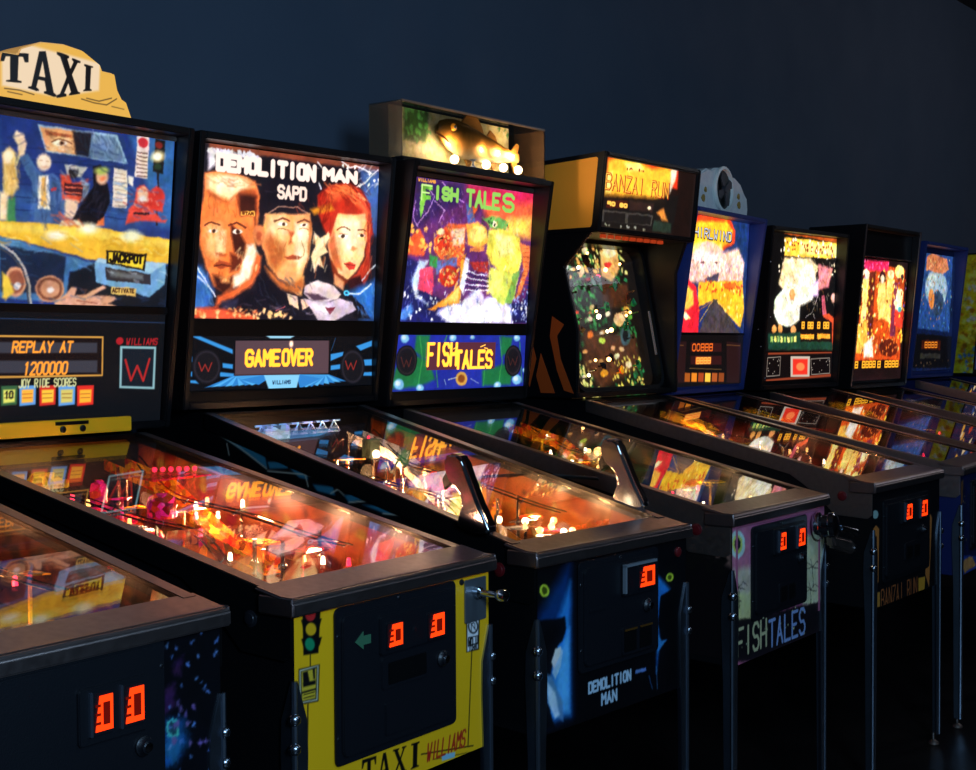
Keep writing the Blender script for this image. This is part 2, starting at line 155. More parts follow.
"ww_glass": ["1c2c60",2.6,[-0.3304,0.3304,0.2307,0.7084],[
["P","17305a",[475,11,640,14,666,477,607,455],12],["P","2a4a84",[-283,48,135,16,-17,324,-329,398],10],["P","f0401c",[135,12,456,2,516,52,514,103,403,139,150,139],6],
["P","ffb028",[138,40,423,19,490,54,486,98,385,133,89,163,100,121],10],["P","ffe070",[72,150,180,116,282,131,382,111,403,139,270,174,75,177],10],["E","f0b8a0",270,174,137,-7,8,63,10],
["P","e8b0a0",[44,179,185,151,387,147,562,123,625,178,618,261,72,280,35,241],14],["P","ffd0c0",[153,160,388,154,380,226,178,235],14],["N","fff0e0",40,20,73,157,618,261,12,6],
["N","b88090",26,21,76,184,618,261,10,4],["S","fff4e8",40,540,41,159,618,261,40,70,5],["S","9a6880",30,541,41,159,618,261,36,80,4],["S","ffe070",24,542,75,48,489,119,30,80,4],
["S","c83018",20,543,167,277,630,350,40,30,5],["P","3c3850",[239,260,380,230,368,270,250,281],6],["E","603838",215,198,17,-1,1,4,3],["E","603838",341,192,17,-1,0,4,3],
["P","f0a828",[184,276,617,253,653,379,626,454,343,342,196,374],6],["N","d04020",26,22,183,269,626,320,14,3],["N","ffe070",18,23,351,270,638,409,14,4],
["P","e85c20",[421,275,545,263,549,293,441,296],4],["P","d82030",[28,241,170,298,205,388,208,479,-29,480,3,364],5],["P","ffb048",[39,275,139,313,153,361,85,390,17,350],8],
["P","ffe8a0",[11,364,69,390,136,417,89,424,22,391],4],["P","40383c",[334,342,377,341,569,447,629,481,209,482,251,422],4],["L","d8a040",6,[334,342,219,430],2],
["L","f0b050",8,[377,345,508,397,605,440],3],["L","2c2830",4,[383,384,551,448],2],["L","c87030",5,[197,388,326,350],3],["T","201828",12,"WHIRLWIND",80,64,483,99,0,0],
["T","e8f0ff",4,"WHIRLWIND",83,62,479,97,0,0],]],
"ww_panel": ["0c0808",2.6,[-0.3304,0.3304,0.0173,0.2256],[
["P","241010",[-23,30,105,30,105,192,50,191],3],["P","241010",[489,30,640,39,641,206,512,202],3],["L","7a5028",4,[491,45,631,49],1],["L","7a5028",4,[-18,44,79,46],1],
["P","301010",[142,34,438,38,443,73,147,71],2],["T","ff7020",5,"00888",162,41,351,67,0,0],["P","301010",[149,87,445,90,450,126,153,121],2],["P","ff7828",[197,92,344,94,344,122,197,120],4],
["T","ffd060",3,"8888",207,96,337,119,0,0],["L","7a5a30",4,[145,136,452,146],1],["P","a05018",[104,153,153,155,154,190,105,188],2],["P","e08020",[166,154,216,156,217,191,167,189],2],
["P","a04018",[230,155,281,157,281,193,230,191],2],["P","ffc040",[294,157,346,159,347,195,295,193],2],["P","a85020",[360,158,413,160,414,196,361,194],2],
["P","884018",[427,159,481,161,482,198,428,196],2],]],
"b6_glass": ["0a0808",2.6,[-0.3373,0.3373,0.1559,0.6834],[
["P","a84818",[191,-18,712,-10,715,20,192,5],4],["P","ffc040",[193,19,715,20,721,93,200,102],4],["P","ffe880",[323,31,695,31,699,79,328,87],8],["N","8a3010",40,31,213,32,709,79,12,2],
["N","f8e8c0",60,32,149,22,722,226,13,1],["N","101010",50,33,217,92,713,246,15,1],["P","f8d8a0",[200,111,424,101,504,136,453,234,381,293,211,259,154,224],10],["E","c8d8b8",217,333,95,-1,5,79,6],
["P","e8e4c8",[141,289,244,212,358,236,350,388,278,417,168,408,128,353],8],["E","e09050",276,271,26,0,2,27,5],["P","fff8d8",[333,152,444,119,489,194,458,291,345,322,320,237],12],
["P","f0c8f8",[452,215,528,193,514,270,457,281],14],["P","e08080",[503,127,643,140,610,229,512,242],10],["S","fff0d0",50,530,163,104,679,326,40,60,4],["S","2c1810",40,531,146,114,723,364,34,50,4],
["S","f0a050",24,532,185,149,583,386,30,70,4],["E","f0b0a0",664,277,29,-1,2,21,6],["P","c05868",[544,270,573,269,600,356,565,357],3],["L","f0e0d8",4,[514,270,462,348,406,373],2],
["L","f0e0d8",4,[472,353,509,396],2],["E","e09050",133,427,22,0,1,18,3],["E","e09050",183,427,19,0,2,20,3],["E","e09050",301,431,23,0,2,19,3],["P","16382c",[81,446,373,440,671,483,674,522,86,519],6],
["P","140a08",[360,383,651,365,661,483,367,483],3],["P","c04828",[561,357,620,351,694,384,705,523,670,522,654,395,582,371],3],["T","ffb030",8,"8 88",376,395,477,421,0,0],
["T","ffb030",8,"8 88",520,394,626,420,0,0],["P","ffb840",[368,448,487,448,489,471,370,471],2],["T","f07818",3,"8888",374,451,481,467,0,0],["P","ffb840",[518,446,642,446,644,469,520,469],2],
["T","f07818",3,"8888",525,449,635,465,0,0],["P","90b060",[103,459,123,459,125,484,105,484],2],["P","f0e070",[132,459,152,459,153,484,134,484],2],["P","90b060",[161,459,180,459,182,484,162,484],2],
["P","f0e070",[189,459,209,459,211,484,191,484],2],["P","90b060",[219,459,239,459,241,484,220,484],2],["P","f0e070",[248,459,268,459,270,484,250,484],2],
["P","90b060",[277,459,298,459,300,484,279,484],2],["P","f0e070",[307,459,328,459,330,485,309,484],2],]],
"b6_panel": ["0c0606",2.6,[-0.3373,0.3373,0.0258,0.1509],[
["P","883820",[87,-2,664,-10,666,8,88,10],3],["P","883820",[78,117,663,103,664,116,79,126],2],["L","c8b8a8",4,[85,23,196,20,193,101,81,104,85,23],1],["N","f0e0d0",10,40,85,23,193,101,4,1],
["L","c8b8a8",4,[469,32,647,29,653,100,481,103,469,32],1],["N","f0e0d0",10,40,469,32,653,100,4,1],["P","c0b0a0",[284,18,459,20,462,112,291,110],1],["P","e03020",[304,30,440,32,442,102,309,101],4],
["E","ff8048",376,66,38,1,1,18,5],]],
"b7_glass": ["1a0c0c",2.6,[-0.3164,0.3164,0.0247,0.6289],[
["P","c04818",[105,17,604,37,605,536,48,528],4],["P","e02858",[92,12,383,4,392,56,99,58],8],["N","ff6090",14,50,92,12,392,56,12,3],["P","5a2418",[162,65,237,57,237,385,149,385],6],
["P","ffd878",[90,78,158,71,149,302,91,324],6],["P","f8c060",[379,57,459,59,448,320,378,300],6],["P","6a2840",[466,107,520,105,525,384,458,384],6],["P","ffe8a8",[512,137,595,146,580,254,504,255],6],
["P","d83828",[502,245,613,254,614,340,503,330],4],["E","ffe0b0",120,79,39,-1,4,25,4],["E","ffd8a0",425,68,37,-2,4,23,4],["E","ffe0b0",524,212,38,-1,3,21,4],
["P","f0a040",[54,324,174,302,174,468,63,467],6],["E","40a0a0",562,244,27,-1,2,15,4],["S","3a1414",60,520,14,61,653,493,34,85,4],["S","fff0b0",50,521,14,61,653,493,30,85,4],
["N","ffc040",60,51,13,51,621,471,17,5],["N","ffe890",40,52,40,70,594,471,16,5],["N","8a2c14",50,53,16,71,625,493,15,3],["N","7a5090",16,54,66,79,677,472,13,4],["E","2a1418",320,96,41,-2,7,44,3],
["P","f8c868",[284,113,361,110,403,289,301,301,271,197],6],["E","f8c8a0",320,96,23,-1,3,21,4],["E","ffe080",530,51,60,-2,5,32,5],["E","302028",570,76,19,0,2,13,2],
["P","e8d8c0",[143,426,237,385,266,489,153,488],8],["E","501c10",454,443,122,1,7,45,8],["N","e07030",20,55,366,384,625,493,12,3],["P","140a0a",[45,504,605,506,593,549,39,544],3],
["T","ffb028",8,"8 8888",58,510,299,538,0,0],["T","ffb028",8,"8 8888",329,511,589,540,0,0],]],
"b8_glass": ["0c1a3c",2.8,[-0.3327,0.3327,0.0262,0.6616],[
["P","28487c",[164,-19,625,-9,608,425,100,406],6],["E","90a8b8",370,186,179,-5,13,103,10],["E","c0d0d0",298,143,74,-2,4,34,8],["E","304058",397,266,103,-3,8,68,6],["E","e08040",297,245,46,-1,6,55,6],
["P","d07850",[202,23,281,-3,523,19,565,75,463,103,193,91],6],["N","f0c080",14,60,200,12,566,87,11,2],["N","a07060",30,61,99,117,642,413,12,3],["N","5080a0",30,62,102,139,642,413,12,4],
["P","08080c",[55,434,682,449,668,626,44,616],2],["P","401808",[171,467,473,472,472,525,164,517],3],["T","ff9028",6,"8888",222,481,416,509,0,0],["P","2c2c28",[154,540,481,542,478,571,150,567],3],
["N","604c38",12,63,56,578,631,620,9,2],]],
"tx_front": ["f0b414",1.8,[-0.28,0.28,0,0.3548],[
["P","0c0c0c",[21,-13,67,-9,60,75,23,72],1],["P","0c0c0c",[18,-11,69,-5,63,9,24,4],1],["P","0c0c0c",[18,11,69,17,63,31,23,26],1],["P","0c0c0c",[18,43,69,49,63,63,23,58],1],
["E","c02828",41,5,13,2,0,12,1],["E","e0a818",42,31,13,2,0,11,1],["E","188858",39,56,12,3,0,11,1],["L","101010",4,[40,75,40,93],0],["L","101010",5,[33,158,29,271,23,368],0],
["P","101010",[11,93,63,95,59,158,9,154],1],["P","d8d0a8",[13,95,60,96,57,156,13,152],1],["P","101010",[16,98,57,98,54,153,16,150],1],["P","d0b030",[18,99,55,100,53,134,18,133],1],
["P","101010",[21,119,52,120,52,127,22,126],1],["P","101010",[21,101,33,101,38,121,22,120],1],["P","101010",[45,99,51,100,51,118,47,117],1],["P","d0b030",[19,136,52,137,52,151,18,149],1],
["L","201808",2.5,[23,139,49,140],0],["L","201808",2.5,[23,145,49,146],0],["P","101010",[484,83,530,85,526,156,484,154],1],["P","e8e8e8",[488,86,526,88,522,153,487,153],1],
["E","141414",507,106,17,3,0,15,1],["E","e8e8e8",507,106,13,3,0,12,1],["L","141414",3,[501,114,501,100,509,99,513,103,513,111],0],["L","141414",3,[497,96,518,118],0],
["P","141414",[490,125,524,127,522,128,490,128],0],["T","141414",3.5,"NO U",491,129,522,143,0,0],["T","141414",2.2,"TURN",493,142,518,153,0,0],["L","101010",5,[502,156,488,339],0],
["L","101010",4,[340,320,505,344],0],["L","101010",2,[375,339,505,356],0],
["P","0c0c0c",[171,288,210,290,209,305,206,305,204,295,195,295,193,336,198,337,198,340,178,340,178,337,184,336,185,295,177,295,173,304,170,304],0],
["P","0c0c0c",[229,290,237,291,247,336,251,338,251,340,235,340,235,338,238,336,236,325,224,325,221,336,225,338,225,340,211,340,211,337,216,336],0],["P","f0b414",[231,302,235,321,225,321],0],
["P","0c0c0c",[257,291,275,292,275,294,271,296,278,310,286,296,283,295,283,292,296,293,296,295,291,296,280,314,292,337,296,338,296,341,277,341,277,338,281,337,275,322,265,337,269,338,269,341,255,340,255,338,260,337,272,318,261,295,257,294],0],
["P","0c0c0c",[310,293,335,294,335,297,329,298,327,337,333,339,333,341,308,341,308,339,314,337,316,297,310,296],0],["T","b02018",4,"WILLIAMS",356,306,476,338,0,0.3],
["P","90c0d0",[402,336,446,342,444,352,404,349],1],]],
"dm_front": ["07070b",1.8,[-0.28,0.28,0,0.3548],[
["P","0c3468",[112,1,115,331,-8,332,-1,105],30],["P","2f86d8",[113,46,111,330,35,328,60,135],16],["P","58b0f8",[109,143,108,323,59,319,74,199],10],
["P","08080c",[9,113,92,119,98,144,86,166,69,174,60,196,41,234,19,243,-13,237,-2,172],4],["P","b0d8f0",[76,177,87,187,78,220,60,244,49,228,67,204],3],
["P","e8e4d8",[60,179,80,178,75,199,55,223,47,207],3],["P","5888b0",[16,222,47,235,85,297,88,339,57,319,25,258],5],["P","c8e4f8",[31,245,60,271,75,322,59,326,35,287],5],
["P","08080c",[9,261,41,302,59,347,-3,333],3],["P","a8d0f0",[-2,279,19,304,16,323,-2,306],3],["P","2878c8",[440,76,494,117,474,149,453,183,446,250,436,301],10],
["P","050508",[453,127,501,118,557,145,564,348,473,338,487,288,501,244,460,230,444,189],3],["P","3a8ad0",[440,207,457,231,480,232,440,256],3],["L","5888b0",3,[436,286,440,339],2],
["L","4070a0",3,[406,303,420,335],2],["E","c8d838",24,54,16,3,0,13,2],["E","485010",24,54,9,2,0,8,2],["E","c8d838",492,89,15,2,-1,10,2],["E","485010",492,89,8,1,-1,6,2],
["T","b8d0e0",6,"DEMOLITION",177,275,333,296,0,0],["T","b8d0e0",6,"MAN",224,308,279,331,0,0],["P","6888c8",[351,280,393,280,395,289,351,288],1],]],
"ft_front": ["a85878",1.9,[-0.28,0.28,0,0.3548],[
["P","b86880",[-26,-14,109,-14,109,126,-26,136],10],["P","d0b8a0",[-26,108,109,116,109,252,-16,241],14],["P","d8d08c",[-6,167,109,184,109,262,15,246],10],
["P","d8d0a0",[425,75,570,82,532,279,419,262],10],["E","c0e0d0",29,50,42,5,0,35,2],["E","d0d860",29,50,27,4,0,23,2],["E","101418",29,50,16,2,0,15,2],["L","181418",3,[35,159,6,143,-10,150],1],
["L","181418",3,[35,159,60,149,81,160],1],["L","181418",3,[35,159,27,138],1],["L","181418",3,[35,159,69,169],1],["L","181418",3,[35,159,2,161],1],["L","181418",4,[35,159,42,212],1],
["L","181418",3,[480,166,445,149,425,157],1],["L","181418",3,[480,166,511,155,536,167],1],["L","181418",3,[480,166,470,144],1],["L","181418",3,[480,166,521,178],1],
["L","181418",3,[480,166,440,169],1],["L","181418",4,[480,166,488,225],1],["L","181418",3,[468,227,433,210,413,217],1],["L","181418",3,[468,227,498,217,524,229],1],
["L","181418",3,[468,227,458,205],1],["L","181418",3,[468,227,509,240],1],["L","181418",3,[468,227,428,230],1],["L","181418",4,[468,227,476,286],1],["L","181418",3,[5,197,-24,181,-40,188],1],
["L","181418",3,[5,197,29,187,50,198],1],["L","181418",3,[5,197,-4,177],1],["L","181418",3,[5,197,37,208],1],["L","181418",3,[5,197,-28,199],1],["L","181418",4,[5,197,11,250],1],
["P","181418",[-26,232,109,248,431,264,558,273,559,444,-26,333],5],["T","c8c090",9,"FISH",29,265,192,333,0,0],["T","90a8d8",9,"TALES",210,273,431,341,0,0],["N","d8d8a0",26,70,25,238,444,391,5,1],]],
"br_front": ["0c0c10",2,[-0.28,0.28,0,0.3548],[
["P","c87838",[0,110,23,101,47,115,42,276,2,305],1],["P","1a1210",[12,134,29,136,28,274,13,283],1],["P","c87838",[434,306,449,122,479,113,493,127,469,355],2],
["P","c88838",[-10,303,54,308,55,353,-10,349],1],["P","d89830",[374,310,434,313,428,355,374,354],1],["T","b06030",5,"BANZAI RUN",66,305,361,364,0,0],["E","a0c0b8",17,68,23,2,0,13,1],]],
"m0_front": ["08090e",1.8,[-0.28,0.28,0,0.3548],[
["P","402048",[441,82,464,74,462,110,438,122],8],["P","402048",[464,39,479,36,476,65,461,56],8],["P","184878",[441,129,485,133,492,176,462,205,432,203],14],
["P","28689c",[448,160,477,161,469,195,447,201],10],["E","50b8a8",458,146,16,3,0,16,3],["E","20404c",458,146,10,2,0,11,3],["N","6080b8",30,80,435,4,561,230,5,2],
["N","705890",12,81,441,82,530,185,8,3],]],
"ww_front": ["101c44",2.6,[-0.28,0.28,0,0.3548],[
["P","2848a0",[-45,275,237,312,239,381,-43,340],4],["P","e09858",[20,303,157,302,211,343,56,348],3],["P","785030",[-74,24,34,20,26,99,-81,127],4],["N","c09050",14,90,-83,23,79,238,6,2],]],
"dm_side": ["08080a",3,[0,1.34,0.56,1.16],[
["P","2c7088",[289,31,370,48,484,85,492,113],3],["P","2c7088",[492,96,568,92,568,108,500,113],3],["P","2c7088",[657,141,728,142,735,162,673,156],3],["P","2c7088",[766,160,827,148,856,159,781,175],3],
["P","2c7088",[827,177,907,173,999,189,900,192],3],["P","2c7088",[576,108,633,105,641,131,609,128],3],["L","b8b4a0",6,[289,31,388,67,488,113],1],["L","b8b4a0",6,[492,118,625,119,705,125],1],
["L","b8b4a0",6,[625,105,641,147],1],["L","b8b4a0",6,[720,158,763,139],1],["L","b8b4a0",6,[781,175,871,163],1],["L","b8b4a0",6,[893,192,999,190],1],["L","b8b4a0",6,[334,58,343,87],1],
["L","a8a490",5,[705,125,736,141,766,160],1],]],
"ft_side": ["120c0e",3,[0,1.34,0.56,1.16],[
["P","a07060",[1154,197,1322,234,1337,272,1337,366,1178,312],14],["N","14100e",40,95,1216,268,1329,380,22,3],]],
"tx_side": ["0c0a08",3,[0,1.34,0.56,1.16],[
["P","4a2a0a",[1234,312,1325,261,1321,404,1247,405],30],["N","6a4818",10,96,1205,350,1314,483,22,8],]],
"br_head": ["180c08",2.2,[-0.31,0.31,0.01,0.262],[
["P","e03010",[17,-8,487,-13,491,71,19,79],10],["P","ffb030",[20,13,92,-1,193,-5,302,18,408,1,467,16,402,114,16,133],16],["P","ffe070",[120,16,219,-1,251,30,149,40],12],
["P","ffe070",[17,66,51,50,51,123,21,126],10],["P","d8c8b0",[437,5,484,-7,472,44,440,97],8],["T","a02c10",9,"BANZAI RUN",19,61,432,113,0,0],["T","ffd050",3,"BANZAI RUN",16,61,429,112,0,0],
["N","601408",8,97,138,32,252,36,7,1],["P","14100e",[18,146,322,128,510,91,481,237,-24,255],5],["P","3c140c",[31,148,167,142,166,169,29,175],2],["T","ffc050",7,"90 60",38,155,161,165,0,0],
["P","2c1c18",[173,140,338,140,330,169,179,173],8],["E","ffe8c0",307,157,12,-1,2,6,4],["P","3c3834",[6,183,338,179,332,218,13,223],2],["P","181412",[23,189,156,187,158,221,25,222],2],
["P","181412",[175,187,328,186,325,214,176,220],2],["P","e08838",[363,167,408,149,445,196,402,192],8],["P","202c24",[348,196,474,201,473,234,342,235],5],["N","8c8c80",14,98,33,231,315,235,7,2],]],
"br_field": ["181008",2.6,[-0.285,0.285,0.0,0.58],[
["N","1c5c30",120,100,77,20,487,594,20,4],["N","3c9048",70,101,77,20,271,314,14,3],["N","2c7c48",60,106,404,11,505,594,13,3],["N","e8e080",50,107,69,448,185,583,12,3],
["N","e8e080",50,102,201,-7,519,107,13,3],["N","ffb060",24,103,130,7,329,135,16,3],["P","f0a860",[355,24,424,5,475,17,470,89,398,142,332,125],8],["E","ffe0a0",416,30,48,-2,-6,19,8],
["E","e02828",392,77,25,-1,-4,12,4],["E","d83050",445,193,41,-1,-4,10,5],["P","4c2c18",[325,145,506,148,494,241,311,244],14],["P","50301c",[145,334,493,352,490,473,197,546,121,468],22],
["N","e8d060",40,104,286,431,500,554,12,3],["E","ffffff",119,96,10,0,-2,7,4],["E","ffe090",232,246,18,0,-3,11,4],["E","ffe8c0",330,269,18,-1,-4,11,4],["E","f8c080",403,290,41,0,-7,25,4],
["E","f07828",192,348,20,0,-4,13,4],["E","c0e850",259,369,21,0,-4,13,4],["E","fff0c0",340,429,18,0,-3,10,4],["E","f8a028",235,492,26,0,-5,15,4],["E","e8a060",138,411,15,0,-3,9,4],
["E","e0a070",323,400,14,0,-3,9,4],["E","e0b080",381,402,17,0,-3,10,4],["E","ffe0a0",410,462,22,0,-4,13,4],["E","ffc890",200,105,27,-1,-6,18,4],["E","ffe0b0",249,29,17,-1,-4,11,4],
["E","f0a850",90,192,17,-1,-3,10,4],["E","d84020",130,265,10,0,-2,7,4],["E","60a840",482,276,16,0,-4,10,4],["E","d8a040",462,251,23,0,-4,14,4],["E","405c60",423,352,37,0,-12,38,5],
["E","181818",423,352,19,0,-7,22,4],]],
"br_side": ["0a0808",3,[1.0,1.36,1.17,1.75],[
["P","c04814",[192,382,226,445,259,527,291,599,286,635,236,582,209,491],4],["P","c04814",[180,510,208,564,214,628,180,592],4],["P","c04814",[237,473,253,509,247,527],4],
["L","f0902c",7,[203,418,231,491,264,581],3],]],
"b9_side": ["e8c020",3.5,[1.0,1.36,1.17,1.9],[
["N","fff060",30,110,217,127,322,787,26,6],["N","5888c0",20,111,219,582,322,787,20,5],["N","d8d0b8",14,112,246,201,320,422,20,5],["N","c07818",14,113,233,347,321,700,22,5],]],
"ft_case": ["c8c498",2,[-0.355,0.235,0,0.155],[
["P","386038",[77,-30,191,-40,171,94,66,94],10],["N","60b868",40,120,77,-30,200,91,12,3],["N","3c7c50",26,121,481,-54,719,30,12,3],["P","dcc898",[191,-37,395,-49,270,83,191,29],16],
["N","e8f0e0",14,122,470,-40,708,18,8,3],]],
"tx_cab": ["f0b850",1.6,[-0.22,0.22,0,0.145],[
["P","f8dcb8",[70,37,125,17,196,23,326,26,321,89,198,122,69,115],5],["P","100c0c",[66,45,129,37,128,57,123,57,119,46,104,48,102,99,111,100,110,103,79,105,79,102,88,100,89,50,75,51,71,63,66,63],0],
["P","100c0c",[158,28,170,26,188,114,194,118,194,123,168,118,168,114,174,112,170,91,150,90,146,108,152,111,152,116,130,112,131,108,138,107],0],["P","f8dcb8",[161,49,168,83,153,83],0],
["P","100c0c",[201,22,229,27,229,32,224,34,234,59,246,37,241,33,242,29,262,33,262,36,254,38,237,67,253,102,259,102,259,106,231,114,232,110,237,106,228,82,214,112,219,113,219,118,199,124,199,118,207,114,225,74,209,32,201,28],0],
["P","100c0c",[278,36,299,38,299,40,294,42,290,90,295,91,294,93,273,98,274,95,279,92,282,42,277,40],0],
["P","100c0c",[70,44,133,37,132,56,127,57,123,46,109,47,106,98,115,99,115,103,83,105,83,102,92,99,93,49,79,51,75,62,70,63],0],
["P","100c0c",[163,28,174,25,192,113,198,117,198,122,173,118,173,113,178,111,174,90,155,89,150,107,156,111,156,115,135,112,135,108,142,106],0],["P","f8dcb8",[166,48,172,83,157,82],0],
["P","100c0c",[206,22,233,26,233,31,228,33,238,58,251,36,246,33,246,29,267,32,266,36,258,37,241,66,258,101,264,102,264,105,236,113,236,109,242,105,233,81,218,111,224,112,224,117,204,123,204,118,211,113,229,74,213,31,206,27],0],
["P","100c0c",[282,36,304,37,304,40,298,41,294,89,299,90,299,93,278,97,278,94,283,91,287,41,282,39],0],["L","201814",3,[75,120,110,119,144,124],1],["L","201814",2.5,[82,126,116,128],1],
["L","201814",3,[268,116,305,119,344,118,376,99],1],["L","201814",3,[283,112,321,113,360,100],1],["L","201814",2,[360,119,399,120],1],]],
}
GEO = {"M0":{"x":1.1575,"y":1.6863,"t":0.0037,"zl":0.9258,"zb":0.541,"yb":1.0508,"lean":0.081,"bw":0.3637,"zbb":1.1739,"zt":1.8834,"zr":1.1567},
"TX":{"x":1.8447,"y":1.673,"t":0.0458,"zl":0.9257,"zb":0.5409,"yb":1.0502,"lean":0.1453,"bw":0.3701,"zbb":1.1595,"zt":1.8861,"zr":1.1423},
"DM":{"x":2.5024,"y":1.6231,"t":-0.0436,"zl":0.9237,"zb":0.539,"yb":1.0976,"lean":0.1235,"bw":0.3572,"zbb":1.1999,"zt":1.8886,"zr":1.1827},
"FT":{"x":3.2822,"y":1.6096,"t":0.0182,"zl":0.9255,"zb":0.5407,"yb":1.0801,"lean":0.1634,"bw":0.369,"zbb":1.1825,"zt":1.8847,"zr":1.1653},
"BR":{"x":4.1845,"y":1.6121,"t":0.0029,"zl":0.928,"zb":0.5432,"yb":1.0466,"lean":0.081,"bw":0.3637,"zbb":1.1782,"zt":1.8877,"zr":1.161},
"WW":{"x":4.9688,"y":1.6402,"t":0.0793,"zl":0.9197,"zb":0.5349,"yb":1.0758,"lean":0.1542,"bw":0.3604,"zbb":1.1647,"zt":1.8781,"zr":1.1475},
"B6":{"x":5.6163,"y":1.6377,"t":-0.069,"zl":0.9189,"zb":0.5342,"yb":1.053,"lean":0.0834,"bw":0.3673,"zbb":1.1592,"zt":1.861,"zr":1.142},
"B7":{"x":6.5606,"y":1.6341,"t":-0.014,"zl":0.9121,"zb":0.5274,"yb":1.049,"lean":0.1016,"bw":0.3444,"zbb":1.1404,"zt":1.925,"zr":1.1232},
"B8":{"x":7.3467,"y":1.6333,"t":0.0226,"zl":0.9242,"zb":0.5394,"yb":1.0511,"lean":0.1195,"bw":0.3627,"zbb":1.1739,"zt":1.8856,"zr":1.1566},
"B9":{"x":8.43,"y":1.66,"t":0.02,"zl":0.923,"zb":0.5383,"yb":1.0519,"lean":0.081,"bw":0.3637,"zbb":1.1706,"zt":1.8801,"zr":1.1534}}
DISP = {"dm_display":[-0.178,0.154,0.072,0.165],"ft_display":[-0.176,0.167,0.092,0.177]}
CAM = [1.34893,-0.90087,-0.02942,-0.00492,1348.16885]
# ---------------------------------------------------------------- helpers
def hexlin(h):
    c = [int(h[i:i+2], 16)/255 for i in (0, 2, 4)]
    return [x/12.92 if x <= .04045 else ((x+.055)/1.055)**2.4 for x in c]

FONT = {'A':'06202246 1434','B':'003041423303 3344453606 0006','C':'4130100105163645','D':'003041453606 0006','E':'40000646 0333',
'F':'400006 0333','G':'413010010516364543 4323','H':'0006 4046 0343','I':'2026','J':'4045361605','K':'0006 400346','L':'000646',
'M':'0600234046','N':'06004640','O':'100105163645413010','P':'06003041423303','Q':'100105163645413010 3446','R':'06003041423303 2346',
'S':'4130100102134344453616 05','T':'0040 2026','U':'000516364540','V':'002640','W':'0016233640','X':'0046 4006','Y':'002340 2326',
'Z':'00400646','0':'100105163645413010','1':'112026','2':'01103041420646','3':'0110304142331 3','4':'36300444','5':'4000033344453606',
'6':'41301001051636454403','7':'004016','8':'001040460600 0343','9':'4303004046','-':'1333',':':'2122'}
FONT['S'] = '413010010213334445361605'
FONT['3'] = '01103041423313 33444536160 5'.replace(' 5','5')
FONT['8'] = '0040460600 0343'

def linear(img):
    return np.where(img <= .04045, img/12.92, ((img+.055)/1.055)**2.4)

